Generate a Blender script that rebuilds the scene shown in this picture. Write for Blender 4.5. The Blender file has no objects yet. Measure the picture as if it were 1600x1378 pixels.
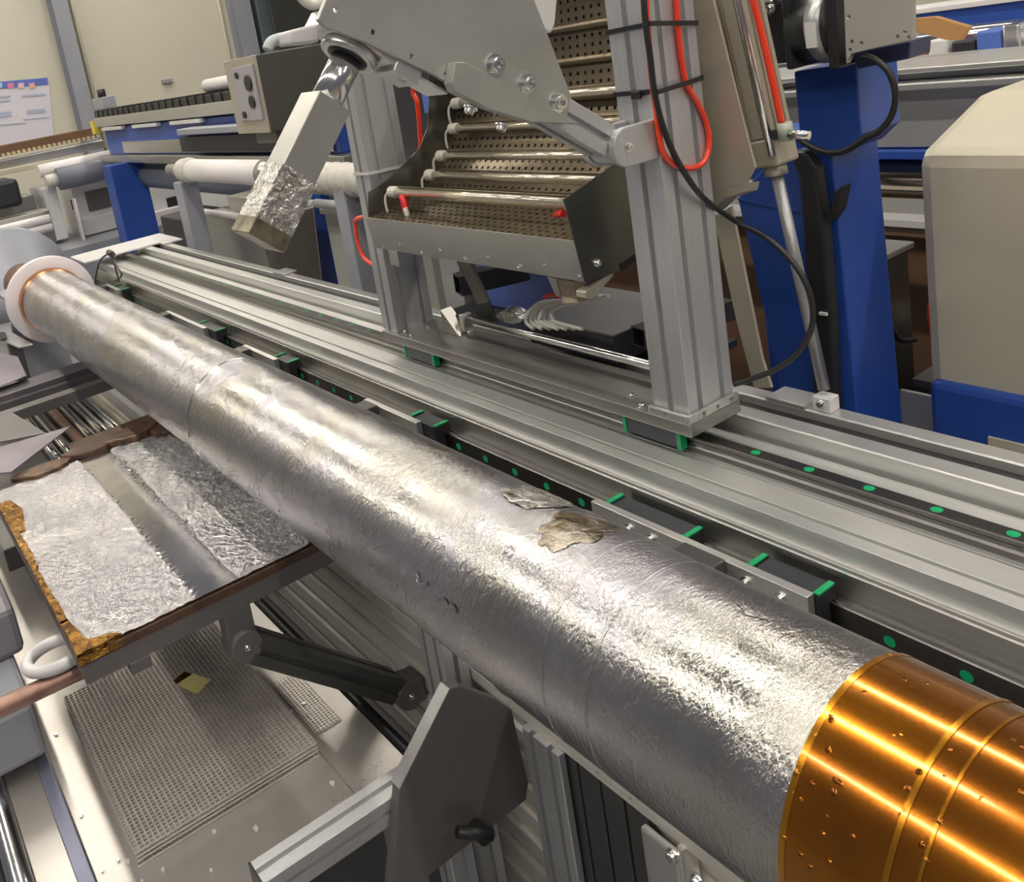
import bpy, math, random
from mathutils import Vector, Matrix, Quaternion, noise
random.seed(7)
scene = bpy.context.scene
COL = scene.collection

# ------------------------------------------------------------------ camera
YAW, PITCH, ROLL = math.radians(59.955), math.radians(11.920), math.radians(-10.3935)
FPX, CX, CY = 1415.28, 587.28, 385.59            # focal length and principal point in pixels of 1600x1378
CAM = Vector((0, 0, 1.6))
_Y1 = Matrix(((math.cos(YAW), math.sin(YAW), 0), (-math.sin(YAW), math.cos(YAW), 0), (0, 0, 1)))
_P = Matrix(((1, 0, 0), (0, math.cos(PITCH), -math.sin(PITCH)), (0, math.sin(PITCH), math.cos(PITCH))))
_Q = Matrix(((math.cos(ROLL), -math.sin(ROLL), 0), (math.sin(ROLL), math.cos(ROLL), 0), (0, 0, 1)))
WM = _Q @ _P @ Matrix(((1, 0, 0), (0, 0, -1), (0, 1, 0))) @ _Y1      # world -> right, down, forward
cd = bpy.data.cameras.new('camera'); co = bpy.data.objects.new('camera', cd); COL.objects.link(co)
cd.sensor_fit = 'HORIZONTAL'; cd.sensor_width = 36; cd.lens = FPX / 1600 * 36
cd.shift_x = (800 - CX) / 1600; cd.shift_y = -(689 - CY) / 1600
cd.clip_start = .02; cd.clip_end = 100
_r, _d, _f = WM[0], WM[1], WM[2]
co.matrix_world = Matrix(((_r[0], -_d[0], -_f[0], CAM[0]), (_r[1], -_d[1], -_f[1], CAM[1]), (_r[2], -_d[2], -_f[2], CAM[2]), (0, 0, 0, 1)))
scene.camera = co
WMT = WM.transposed()
def ray(x, y): return WMT @ Vector(((x - CX) / FPX, (y - CY) / FPX, 1.0))
def onz(x, y, z): d = ray(x, y); return CAM + d * ((z - CAM[2]) / d[2])
def ony(x, y, Y): d = ray(x, y); return CAM + d * ((Y - CAM[1]) / d[1])
def onx(x, y, X): d = ray(x, y); return CAM + d * ((X - CAM[0]) / d[0])

# ------------------------------------------------------------------ world, exposure
w = bpy.data.worlds.new('hall'); scene.world = w; w.use_nodes = True
w.node_tree.nodes['Background'].inputs[0].default_value = (.94, .92, 1.0, 1)
w.node_tree.nodes['Background'].inputs[1].default_value = .12
vs = scene.view_settings
vs.view_transform = 'Standard'; vs.look = 'None'; vs.gamma = 1; vs.exposure = 0.22
vs.use_curve_mapping = False
LAMP_STRENGTH = 50.0

# ------------------------------------------------------------------ materials
MATS = {}
def mat(name, col, metal=0., rough=.5, var=.0, vscale=8., bump=0., bscale=60., stretch=None, coat=0., trans=0., emit=None, estr=0., col2=None, rvar=0., ior=1.5, alpha=1.):
    """Principled material with procedural colour variation, roughness variation and fine relief."""
    if name in MATS: return MATS[name]
    m = bpy.data.materials.new(name); m.use_nodes = True; nt = m.node_tree; N = nt.nodes; L = nt.links
    b = N['Principled BSDF']
    b.inputs['Metallic'].default_value = metal; b.inputs['Roughness'].default_value = rough
    b.inputs['Coat Weight'].default_value = coat; b.inputs['Coat Roughness'].default_value = .06
    b.inputs['Transmission Weight'].default_value = trans; b.inputs['IOR'].default_value = ior
    b.inputs['Alpha'].default_value = alpha
    tc = N.new('ShaderNodeTexCoord'); mp = N.new('ShaderNodeMapping')
    if stretch: mp.inputs['Scale'].default_value = stretch
    L.new(tc.outputs['Object'], mp.inputs['Vector'])
    n1 = N.new('ShaderNodeTexNoise'); n1.inputs['Scale'].default_value = vscale; n1.inputs['Detail'].default_value = 6; n1.inputs['Roughness'].default_value = .65
    L.new(mp.outputs['Vector'], n1.inputs['Vector'])
    cr = N.new('ShaderNodeValToRGB')
    c2 = col2 or tuple(max(0, c * (1 - var)) for c in col)
    cr.color_ramp.elements[0].position = .35; cr.color_ramp.elements[1].position = .65
    cr.color_ramp.elements[0].color = (*c2, 1); cr.color_ramp.elements[1].color = (*col, 1)
    L.new(n1.outputs['Fac'], cr.inputs['Fac']); L.new(cr.outputs['Color'], b.inputs['Base Color'])
    if rvar:
        mr = N.new('ShaderNodeMapRange'); mr.inputs['To Min'].default_value = max(.03, rough - rvar); mr.inputs['To Max'].default_value = rough + rvar
        L.new(n1.outputs['Fac'], mr.inputs['Value']); L.new(mr.outputs['Result'], b.inputs['Roughness'])
    if bump:
        n2 = N.new('ShaderNodeTexNoise'); n2.inputs['Scale'].default_value = bscale; n2.inputs['Detail'].default_value = 5
        L.new(mp.outputs['Vector'], n2.inputs['Vector'])
        bp = N.new('ShaderNodeBump'); bp.inputs['Strength'].default_value = bump; bp.inputs['Distance'].default_value = .002
        L.new(n2.outputs['Fac'], bp.inputs['Height']); L.new(bp.outputs['Normal'], b.inputs['Normal'])
    if emit:
        b.inputs['Emission Color'].default_value = (*emit, 1); b.inputs['Emission Strength'].default_value = estr
    MATS[name] = m
    return m

XS = (1.2, 40, 40)     # streaks drawn along X
ALU = mat('anodised_aluminium', (.66, .66, .65), .75, .36, .10, 6, .05, 90, XS, rvar=.06)
ALUV = mat('post_aluminium', (.60, .61, .63), .7, .42, .10, 6, .04, 90, (40, 40, 1.2))
MACH = mat('milled_aluminium', (.72, .71, .69), .85, .30, .10, 14, .06, 160, rvar=.08)
STEEL = mat('bright_steel', (.75, .75, .74), 1., .18, .08, 10, .03, 200)
STAIN = mat('brushed_stainless', (.58, .57, .54), .95, .30, .12, 5, .05, 120, XS, rvar=.08)
SHEET = mat('satin_sheet_steel', (.55, .55, .51), .85, .36, .10, 6, .05, 150, rvar=.06)
PLATE = mat('blasted_plate', (.50, .50, .47), .75, .42, .12, 9, .08, 220, rvar=.05)
DKPL = mat('dark_ground_plate', (.34, .33, .31), .8, .33, .12, 7, .05, 200, rvar=.06)
DKSTEEL = mat('dark_steel_sheet', (.20, .20, .18), .85, .28, .25, 6, .05, 120, rvar=.08)
RAILM = mat('rail_steel', (.14, .135, .13), 1., .30, .10, 9, .03, 120, XS)
RAILD = mat('dark_oiled_steel', (.06, .065, .08), .7, .30, .2, 9, .04, 120)
BLACK = mat('black_plastic', (.018, .018, .02), 0, .42, .2, 12, .05, 200)
RUBBER = mat('black_rubber', (.014, .014, .016), 0, .55, .2, 12)
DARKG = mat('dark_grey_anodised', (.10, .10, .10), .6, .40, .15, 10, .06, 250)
HEXM = mat('charcoal_anodised', (.17, .16, .16), .5, .45, .12, 8, .06, 260)
GREEN = mat('green_end_cap', (.0, .30, .11), 0, .38, .1, 20, .03, 200)
BLUE = mat('blue_paint', (.022, .075, .37), 0, .38, .12, 5, .04, 120)
BLUE2 = mat('light_blue_paint', (.09, .16, .52), 0, .35, .12, 5)
CREAM = mat('cream_paint', (.52, .48, .38), 0, .45, .06, 3, .04, 200)
TAN = mat('tan_sheet', (.50, .46, .38), .5, .42, .10, 5, .04, 120)
WALLM = mat('cream_wall_panel', (.66, .63, .52), 0, .6, .05, .8, .03, 40)
GREYP = mat('grey_paint', (.32, .33, .38), 0, .5, .08, 3)
FLOORM = mat('grey_epoxy_floor', (.20, .20, .205), 0, .35, .2, 1.2, .03, 30)
WHITE = mat('white_plastic', (.80, .77, .78), 0, .45, .05, 8, .03, 150)
WHITEM = mat('white_painted_steel', (.68, .67, .68), 0, .42, .08, 5)
PTFE = mat('white_ptfe', (.78, .72, .75), 0, .5, .06, 6, .04, 120)
COPPER = mat('copper', (.72, .36, .17), 1., .28, .35, 25, .2, 90)
CPIPE = mat('oxidised_copper_pipe', (.36, .22, .17), .6, .45, .4, 30, .15, 120)
REDH = mat('red_pu_hose', (.85, .06, .02), 0, .25, .05, 10, coat=.5)
REDW = mat('red_wire', (.65, .01, .015), 0, .35, .05, 10)
CERAM = mat('ceramic_cap', (.62, .60, .55), 0, .55, .2, 60, .2, 150)
CERTAN = mat('speckled_ceramic', (.55, .45, .33), 0, .7, .3, 120, .2, 200)
BROWN = mat('heat_tinted_steel', (.22, .18, .12), .8, .35, .35, 6, .06, 120, col2=(.16, .13, .09), rvar=.08)
PERF = mat('perforated_steel', (.64, .60, .56), .4, .36, .15, 6, .04, 160, rvar=.06)
TRAYM = mat('stainless_tray', (.48, .455, .43), .55, .30, .14, 4, .04, 80, rvar=.08)
SLAT = mat('slat_aluminium', (.68, .65, .60), .35, .45, .12, 5, .05, 120, XS)
BRBOARD = mat('brown_laminate_edge', (.10, .052, .03), 0, .55, .5, 40, .3, 120)
PURPLE = mat('weathered_grey_sheet', (.28, .25, .29), .5, .5, .35, 7, .15, 60)
NOTE = mat('yellow_sticky_note', (.95, .90, .36), 0, .7, .04, 10)
WOODB = mat('brown_beam_paint', (.16, .085, .045), 0, .5, .3, 5)
CARD = mat('brown_cardboard', (.42, .22, .08), 0, .7, .15, 6)
ROLLM = mat('grey_roller_rubber', (.17, .18, .23), 0, .45, .1, 5)
GLASSY = mat('quartz_tube', (.62, .55, .42), .55, .10, .15, 10, coat=1.)
CABLEW = mat('white_silicone_cable', (.62, .61, .58), 0, .5, .05, 10)
BOXM = mat('grey_box_side', (.10, .095, .085), .5, .42, .1, 6)
PANELM = mat('lilac_box_panel', (.42, .40, .43), .2, .45, .08, 6)
DARKBOX = mat('dark_box', (.035, .035, .045), .3, .45, .2, 6)
LAMPM = mat('lamp_diffuser', (.9, .9, .9), 0, .5, emit=(1.0, .93, .80), estr=LAMP_STRENGTH)
HOUSE = mat('lamp_housing', (.75, .75, .75), 0, .5)

def foil_material(name, col, rough, s1, d1, s2, d2, stretch, tint=None, band=None, tint_scale=6):
    """Wrinkled metal foil: facets of crumple relief, fine wrinkles, uneven gloss, faint tint blotches."""
    m = bpy.data.materials.new(name); m.use_nodes = True; nt = m.node_tree; N = nt.nodes; L = nt.links
    b = N['Principled BSDF']; b.inputs['Metallic'].default_value = 1.
    tc = N.new('ShaderNodeTexCoord'); mp = N.new('ShaderNodeMapping'); mp.inputs['Scale'].default_value = stretch
    L.new(tc.outputs['Object'], mp.inputs['Vector'])
    def tex(scale, detail, dist=0., rgh=.6, src=None):
        n = N.new('ShaderNodeTexNoise'); n.inputs['Scale'].default_value = scale; n.inputs['Detail'].default_value = detail
        n.inputs['Distortion'].default_value = dist; n.inputs['Roughness'].default_value = rgh
        L.new(src or mp.outputs['Vector'], n.inputs['Vector']); return n
    OC = tc.outputs['Object']
    big = tex(s1, 3, .4); fine = tex(s2, 4, .2, .6); blot = tex(tint_scale, 5, .5, .6, OC); patch = tex(8, 3, .3, .6, OC)
    pr = N.new('ShaderNodeMapRange'); pr.inputs['From Min'].default_value = .40; pr.inputs['From Max'].default_value = .68
    pr.inputs['To Min'].default_value = .40
    L.new(patch.outputs['Fac'], pr.inputs['Value']); stl = pr.outputs['Result']
    if band:
        sx = N.new('ShaderNodeSeparateXYZ'); L.new(OC, sx.inputs[0])
        wob = N.new('ShaderNodeMath'); wob.operation = 'MULTIPLY_ADD'; wob.inputs[1].default_value = .03; L.new(blot.outputs['Fac'], wob.inputs[0]); L.new(sx.outputs['Y'], wob.inputs[2])
        c = N.new('ShaderNodeMath'); c.operation = 'COMPARE'; c.inputs[1].default_value = band[0]; c.inputs[2].default_value = band[1]; L.new(wob.outputs[0], c.inputs[0])
        inv = N.new('ShaderNodeMath'); inv.operation = 'SUBTRACT'; inv.inputs[0].default_value = 1.; L.new(c.outputs[0], inv.inputs[1])
        stl = inv.outputs[0]
    b1 = N.new('ShaderNodeBump'); b1.inputs['Distance'].default_value = d1; L.new(big.outputs['Fac'], b1.inputs['Height']); L.new(stl, b1.inputs['Strength'])
    b2 = N.new('ShaderNodeBump'); b2.inputs['Distance'].default_value = d2
    L.new(fine.outputs['Fac'], b2.inputs['Height']); L.new(b1.outputs['Normal'], b2.inputs['Normal']); L.new(stl, b2.inputs['Strength'])
    L.new(b2.outputs['Normal'], b.inputs['Normal'])
    mr = N.new('ShaderNodeMapRange'); mr.inputs['From Min'].default_value = .3; mr.inputs['From Max'].default_value = .7
    mr.inputs['To Min'].default_value = rough - .05; mr.inputs['To Max'].default_value = rough + .08
    L.new(blot.outputs['Fac'], mr.inputs['Value']); L.new(mr.outputs['Result'], b.inputs['Roughness'])
    cr = N.new('ShaderNodeValToRGB'); t = tint or tuple(c * .86 for c in col)
    cr.color_ramp.elements[0].position = .38; cr.color_ramp.elements[1].position = .6
    cr.color_ramp.elements[0].color = (*t, 1); cr.color_ramp.elements[1].color = (*col, 1)
    L.new(blot.outputs['Fac'], cr.inputs['Fac']); L.new(cr.outputs['Color'], b.inputs['Base Color'])
    MATS[name] = m
    return m
FOIL = foil_material('tube_foil', (.56, .55, .60), .24, 70, .0022, 210, .0013, (2.2, 1, 1), (.51, .50, .47))
FOILT = foil_material('table_foil', (.66, .65, .69), .13, 95, .012, 240, .003, (1, 1, 1), (.84, .83, .84), band=(-.015, .034))
FOILB = foil_material('block_foil', (.72, .71, .70), .25, 110, .008, 240, .002, (1, 1, 1), (.42, .40, .36), tint_scale=45)
PATCH = foil_material('stained_foil', (.58, .53, .46), .30, 80, .005, 200, .002, (1, 1, 1), (.20, .15, .09), tint_scale=34)
AMBER = foil_material('amber_crust', (.45, .23, .05), .24, 90, .010, 220, .004, (1, 1, 1), (.13, .065, .02), tint_scale=55)

def kapton_material(name, col, rough, dark):
    m = bpy.data.materials.new(name); m.use_nodes = True; nt = m.node_tree; N = nt.nodes; L = nt.links
    b = N['Principled BSDF']; b.inputs['Metallic'].default_value = .85; b.inputs['Coat Weight'].default_value = .45; b.inputs['Coat Roughness'].default_value = .10
    tc = N.new('ShaderNodeTexCoord')
    n = N.new('ShaderNodeTexNoise'); n.inputs['Scale'].default_value = 7; n.inputs['Detail'].default_value = 4; L.new(tc.outputs['Object'], n.inputs['Vector'])
    cr = N.new('ShaderNodeValToRGB'); cr.color_ramp.elements[0].position = .3; cr.color_ramp.elements[1].position = .7
    cr.color_ramp.elements[0].color = (*dark, 1); cr.color_ramp.elements[1].color = (*col, 1); L.new(n.outputs['Fac'], cr.inputs['Fac']); L.new(cr.outputs['Color'], b.inputs['Base Color'])
    b.inputs['Roughness'].default_value = rough
    v = N.new('ShaderNodeTexVoronoi'); v.inputs['Scale'].default_value = 95; L.new(tc.outputs['Object'], v.inputs['Vector'])
    mr = N.new('ShaderNodeMapRange'); mr.inputs['From Min'].default_value = .0; mr.inputs['From Max'].default_value = .22; mr.inputs['To Min'].default_value = 1; mr.inputs['To Max'].default_value = 0
    L.new(v.outputs['Distance'], mr.inputs['Value'])
    n3 = N.new('ShaderNodeTexNoise'); n3.inputs['Scale'].default_value = 18; L.new(tc.outputs['Object'], n3.inputs['Vector'])
    ms = N.new('ShaderNodeMapRange'); ms.inputs['From Min'].default_value = .50; ms.inputs['From Max'].default_value = .56; L.new(n3.outputs['Fac'], ms.inputs['Value'])
    mu = N.new('ShaderNodeMath'); mu.operation = 'MULTIPLY'; L.new(mr.outputs['Result'], mu.inputs[0]); L.new(ms.outputs['Result'], mu.inputs[1])
    bp = N.new('ShaderNodeBump'); bp.inputs['Distance'].default_value = .0025; bp.inputs['Strength'].default_value = 1.
    L.new(mu.outputs[0], bp.inputs['Height']); L.new(bp.outputs['Normal'], b.inputs['Normal']); L.new(bp.outputs['Normal'], b.inputs['Coat Normal'])
    MATS[name] = m
    return m
KAP = kapton_material('amber_film', (.44, .155, .003), .19, (.18, .05, .001))
KAPD = kapton_material('amber_film_double', (.60, .27, .015), .24, (.34, .12, .004))
KAPE = kapton_material('amber_tape', (.34, .14, .02), .22, (.12, .045, .01))

# ------------------------------------------------------------------ mesh helpers
class MB:
    def __init__(s): s.v = []; s.f = []; s.sm = []
    def add(s, vs, fs, smooth=False):
        o = len(s.v); s.v += [Vector(p) for p in vs]; s.f += [tuple(i + o for i in f) for f in fs]
        s.sm += [smooth] * len(fs) if isinstance(smooth, bool) else smooth
        return s
    def box(s, x0, x1, y0, y1, z0, z1):
        v = [(x0, y0, z0), (x1, y0, z0), (x1, y1, z0), (x0, y1, z0), (x0, y0, z1), (x1, y0, z1), (x1, y1, z1), (x0, y1, z1)]
        return s.add(v, [(3, 2, 1, 0), (4, 5, 6, 7), (0, 1, 5, 4), (1, 2, 6, 5), (2, 3, 7, 6), (3, 0, 4, 7)])
    def prism(s, poly, vec):
        """polygon (3D points) pushed along vec"""
        poly = [Vector(p) for p in poly]; vec = Vector(vec); n = len(poly)
        nrm = Vector((0, 0, 0))
        for i in range(n): nrm += poly[i].cross(poly[(i + 1) % n])
        if nrm.dot(vec) > 0: poly = poly[::-1]
        v = poly + [p + vec for p in poly]
        f = [tuple(range(n)), tuple(range(2 * n - 1, n - 1, -1))]
        f += [(i, i + n, (i + 1) % n + n, (i + 1) % n) for i in range(n)]
        return s.add(v, f)
    def cyl(s, p0, p1, r, n=20, r1=None, caps=True):
        p0 = Vector(p0); p1 = Vector(p1); r1 = r if r1 is None else r1
        q = (p1 - p0).to_track_quat('Z', 'Y'); a = q @ Vector((1, 0, 0)); b = q @ Vector((0, 1, 0))
        v = []; f = []; sm = []
        for p, rr in ((p0, r), (p1, r1)):
            for i in range(n):
                t = 2 * math.pi * i / n; v.append(p + (a * math.cos(t) + b * math.sin(t)) * rr)
        for i in range(n): f.append((i, (i + 1) % n, (i + 1) % n + n, i + n)); sm.append(True)
        if caps: f.append(tuple(range(n - 1, -1, -1))); f.append(tuple(range(n, 2 * n))); sm += [False, False]
        return s.add(v, f, sm)
    def path(s, pts, r, n=8, closed=False):
        """round tube along a smoothed polyline"""
        P = [Vector(p) for p in pts]; Q = []
        m = len(P)
        for i in range(m if closed else m - 1):
            if closed: p0, p1, p2, p3 = P[i - 1], P[i], P[(i + 1) % m], P[(i + 2) % m]
            else: p0, p1, p2, p3 = P[max(i - 1, 0)], P[i], P[i + 1], P[min(i + 2, m - 1)]
            for k in range(6):
                t = k / 6; t2 = t * t; t3 = t2 * t
                Q.append(.5 * ((2 * p1) + (p2 - p0) * t + (2 * p0 - 5 * p1 + 4 * p2 - p3) * t2 + (3 * p1 - p0 - 3 * p2 + p3) * t3))
        if not closed: Q.append(P[-1])
        v = []; f = []; sm = []; k = len(Q); nrm = None
        for i in range(k):
            t = (Q[(i + 1) % k] - Q[i - 1]) if closed else (Q[min(i + 1, k - 1)] - Q[max(i - 1, 0)])
            t.normalize()
            if nrm is None: nrm = t.orthogonal().normalized()
            nrm = (nrm - t * nrm.dot(t)).normalized(); bn = t.cross(nrm)
            for j in range(n):
                a = 2 * math.pi * j / n; v.append(Q[i] + (nrm * math.cos(a) + bn * math.sin(a)) * r)
        for i in range(k if closed else k - 1):
            for j in range(n):
                f.append((i * n + j, i * n + (j + 1) % n, ((i + 1) % k) * n + (j + 1) % n, ((i + 1) % k) * n + j)); sm.append(True)
        if not closed:
            f.append(tuple(range(n - 1, -1, -1))); f.append(tuple((k - 1) * n + j for j in range(n))); sm += [False, False]
        return s.add(v, f, sm)
    def lathe(s, prof, origin, axis, n=48, a0=0., a1=2 * math.pi, closed=True, smooth=True):
        """profile of (t along axis, radius); closed=True joins last to first"""
        o = Vector(origin); ax = Vector(axis).normalized(); q = ax.to_track_quat('Z', 'Y'); a = q @ Vector((1, 0, 0)); b = q @ Vector((0, 1, 0))
        full = abs(a1 - a0 - 2 * math.pi) < 1e-6; m = n if full else n + 1; k = len(prof)
        v = []
        for i in range(m):
            t = a0 + (a1 - a0) * i / n; d = a * math.cos(t) + b * math.sin(t)
            for (h, r) in prof: v.append(o + ax * h + d * r)
        f = []
        for i in range(n):
            i2 = (i + 1) % m
            for j in range(k if closed else k - 1):
                j2 = (j + 1) % k; f.append((i * k + j, i2 * k + j, i2 * k + j2, i * k + j2))
        return s.add(v, f, smooth)
def band(x0, x1, r0, r1, y, z, n=160):
    """ring along X with crisp edges: outer skin, inner skin and two end faces that share no vertices"""
    mb = MB()
    for prof, sm in (([(x0, r1), (x1, r1)], True), ([(x0, r0), (x0, r1)], False), ([(x1, r1), (x1, r0)], False), ([(x1, r0), (x0, r0)], True)):
        mb.lathe(prof, (0, y, z), (1, 0, 0), n, closed=False, smooth=sm)
    return mb
def mesh(mb, base=(0, 0, 0)):
    me = bpy.data.meshes.new('m'); b = Vector(base)
    me.from_pydata([p - b for p in mb.v], [], mb.f); me.update()
    me.polygons.foreach_set('use_smooth', mb.sm)
    return me
BASES = {}
def link(name, data, material, parent=None, bevel=0., base=None):
    o = bpy.data.objects.new(name, data); COL.objects.link(o)
    if material and data: data.materials.append(material) if not data.materials else None
    if parent: o.parent = parent
    if bevel:
        md = o.modifiers.new('bevel', 'BEVEL'); md.width = bevel; md.segments = 2; md.limit_method = 'ANGLE'; md.angle_limit = math.radians(40); md.harden_normals = False
    return o
def thing(name, label, cat, base, group=None, kind=None):
    o = bpy.data.objects.new(name, None); COL.objects.link(o); o.location = base; o.empty_display_size = .05
    o['label'] = label; o['category'] = cat
    if group: o['group'] = group
    if kind: o['kind'] = kind
    BASES[o.name] = Vector(base)
    return o
def part(parent, name, mb, material, bevel=0., label=None, stuff=False):
    b = BASES[parent.name]; o = link(name, mesh(mb, b), material, parent, bevel); BASES[o.name] = b
    me = o.data; me.name = name
    if label: o['label'] = label
    if stuff: o['kind'] = 'stuff'
    return o
def solo(name, mb, material, label, cat, bevel=0., group=None, kind=None):
    """thing that is a single mesh, its origin at the middle of its underside"""
    xs = [p.x for p in mb.v]; ys = [p.y for p in mb.v]; zs = [p.z for p in mb.v]
    b = Vector(((min(xs) + max(xs)) / 2, (min(ys) + max(ys)) / 2, min(zs)))
    o = link(name, mesh(mb, b), material, None, bevel); o.location = b; BASES[o.name] = b
    if label: o['label'] = label
    if cat: o['category'] = cat
    if group: o['group'] = group
    if kind: o['kind'] = kind
    return o
def struct(name, mb, material, bevel=0.):
    return solo(name, mb, material, None, None, bevel, kind='structure')
def slot_profile(w, h, nw, nh, slot=.008, depth=.007, ch=.0015):
    """outline of a T-slot profile, w x h, with nw slots on the w faces and nh on the h faces"""
    def side(L, n):
        pts = []
        for i in range(n):
            c = L * (i + .5) / n - L / 2; pts += [(c - slot / 2, 0), (c - slot / 2, depth), (c + slot / 2, depth), (c + slot / 2, 0)]
        return pts
    P = [(-w / 2 + ch, -h / 2)]
    P += [(a, -h / 2 + d) for a, d in side(w, nw)] + [(w / 2 - ch, -h / 2), (w / 2, -h / 2 + ch)]
    P += [(w / 2 - d, a) for a, d in side(h, nh)] + [(w / 2, h / 2 - ch), (w / 2 - ch, h / 2)]
    P += [(-a, h / 2 - d) for a, d in side(w, nw)] + [(-w / 2 + ch, h / 2), (-w / 2, h / 2 - ch)]
    P += [(-w / 2 + d, -a) for a, d in side(h, nh)] + [(-w / 2, -h / 2 + ch)]
    return P
def extrusion(mb, p0, p1, u, w, h, nw=1, nh=1, slot=.008, depth=.007):
    """slotted profile from p0 to p1; u is the direction of its width"""
    p0 = Vector(p0); p1 = Vector(p1); d = p1 - p0; u = Vector(u); u = (u - d.normalized() * u.dot(d.normalized())).normalized(); v = d.normalized().cross(u)
    return mb.prism([p0 + u * a + v * b for a, b in slot_profile(w, h, nw, nh, slot, depth)], d)
def bar(mb, p0, p1, u, w, h):
    p0 = Vector(p0); p1 = Vector(p1); d = p1 - p0; dn = d.normalized(); u = Vector(u); u = (u - dn * u.dot(dn)).normalized(); v = dn.cross(u)
    return mb.prism([p0 + u * a * w / 2 + v * b * h / 2 for a, b in ((-1, -1), (1, -1), (1, 1), (-1, 1))], d)
def bolt_mesh():
    mb = MB()
    mb.lathe([(0, 0), (0, 1.55), (.3, 1.55), (.3, 1.05), (1.15, 1.05), (1.3, .93), (1.3, .55), (.7, .5), (.7, 0)], (0, 0, 0), (0, 0, 1), 16, closed=False, smooth=False)
    return mesh(mb)
BOLT = bolt_mesh(); BOLT.name = 'socket_bolt'; BOLT.materials.append(STEEL)
def small_screw_mesh():
    mb = MB(); mb.lathe([(0, 0), (0, 1.), (.45, .85), (.5, .45), (.2, .4), (.2, 0)], (0, 0, 0), (0, 0, 1), 12, closed=False, smooth=False); return mesh(mb)
SCREW = small_screw_mesh(); SCREW.name = 'screw'; SCREW.materials.append(STEEL)
def bolt(parent, pos, axis, r, name='bolt', data=None):
    o = bpy.data.objects.new(name, data or BOLT); COL.objects.link(o); o.parent = parent
    o.location = Vector(pos) - BASES[parent.name]; o.rotation_mode = 'QUATERNION'; o.rotation_quaternion = Vector(axis).to_track_quat('Z', 'Y'); o.scale = (r, r, r)
    return o
def cut(o, mb):
    """drill real holes: subtract the solids in mb from part o and bake the result"""
    c = bpy.data.objects.new('drill', mesh(mb, BASES[o.name])); COL.objects.link(c); c.parent = o.parent
    md = o.modifiers.new('cut', 'BOOLEAN'); md.operation = 'DIFFERENCE'; md.solver = 'EXACT'; md.object = c
    bpy.context.view_layer.update(); dg = bpy.context.evaluated_depsgraph_get()
    me = bpy.data.meshes.new_from_object(o.evaluated_get(dg)); me.name = o.name
    o.modifiers.clear(); o.data = me; bpy.data.objects.remove(c)
def pxp(poly, X): return [onx(a, b, X) for a, b in poly]
def pyp(poly, Y): return [ony(a, b, Y) for a, b in poly]

# ================================================================== the hall
struct('floor', MB().box(-12, 4, -7, 9, -.1, 0), FLOORM)
WX = -9.6
struct('wall_back', MB().box(-9.6, 4, 7.6, 7.8, 0, 5.2), WALLM)
wl = struct('wall_left', MB().box(WX - .2, WX, -4, 7.8, 0, 5.2), WALLM)
def wall_px(poly): return [onx(a, b, WX) for a, b in poly]
# steel columns that stand against the wall
for k, (xa, xb, ya) in enumerate(((72, 96, 0), (352, 378, 0))):
    a = onx(xa, ya, WX + .02); b = onx(xb, ya, WX + .02)
    c = thing('steel_column', ['grey steel wall column beside the notice poster', 'grey steel wall column behind the grey control box'][k], 'column', (WX + .12, a.y, 0), 'wall columns')
    mid = (a.y + b.y) / 2; hw = (b.y - a.y) / 2
    part(c, 'flange', MB().box(WX + .21, WX + .22, mid - hw, mid + hw, 0, 5.1), GREYP)
    part(c, 'web', MB().box(WX + .02, WX + .21, mid - .006, mid + .006, 0, 5.1), GREYP)
    part(c, 'flange', MB().box(WX + .005, WX + .02, mid - hw, mid + hw, 0, 5.1), GREYP)
    part(c, 'conduit', MB().cyl((WX + .03, mid + (hw + .09) * (1, -1)[k], 0), (WX + .03, mid + (hw + .09) * (1, -1)[k], 5.1), .02, 10), WALLM)
# pale edging strip and dark teal pillar at the wall's end
a = onx(396, 20, WX + .1); b = onx(420, 20, WX + .1)
solo('end_pillar', MB().box(WX + .01, WX + .2, a.y, b.y, 0, 5.1), mat('teal_grey_paint', (.13, .16, .18), 0, .5, .1, 3), 'dark teal grey pillar at the end of the cream wall', 'pillar', .01)
solo('dark_stand_in', MB().box(WX + .5, WX + .56, onx(424, 20, WX + .56).y, min(b.y + 4.2, 7.5), .0, 5.0), mat('stand_in_black', (.035, .035, .032), 0, .6, .2, 2), 'tall dark sheet standing in for black machinery behind the gantry', 'stand-in', .01)  # one dark sheet stands in for the black machinery back here
# notice poster
pt = thing('notice_poster', 'white notice poster with blue header and icons on the cream wall', 'poster', onx(40, 170, WX + .01))
def wrect(x0, y0, x1, y1, d):
    return MB().prism([onx(x0, y0, WX + d), onx(x1, y0 - (x1 - x0) * .085, WX + d), onx(x1 + 8 * (y1 - y0) / 95, y1 - (x1 - x0) * .085, WX + d), onx(x0 + 8 * (y1 - y0) / 95, y1, WX + d)], (.004, 0, 0))
POSTW = mat('poster_paper', (.70, .68, .76), 0, .5, .03, 3)
part(pt, 'sheet', wrect(-40, 131, 76, 232, .004), POSTW)
part(pt, 'header', wrect(-40, 131, 74, 142, .009), mat('poster_blue', (.12, .17, .55), 0, .5))
for i, (x, c) in enumerate(((-6, (.35, .6, .8)), (12, (.8, .25, .35)), (28, (.85, .55, .6)), (45, (.8, .4, .35)))):
    part(pt, 'icon', wrect(x, 130, x + 9, 138, .014), mat('poster_icon_%d' % i, c, 0, .5))
GREYINK = mat('poster_ink', (.42, .46, .62), 0, .5)
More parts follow.
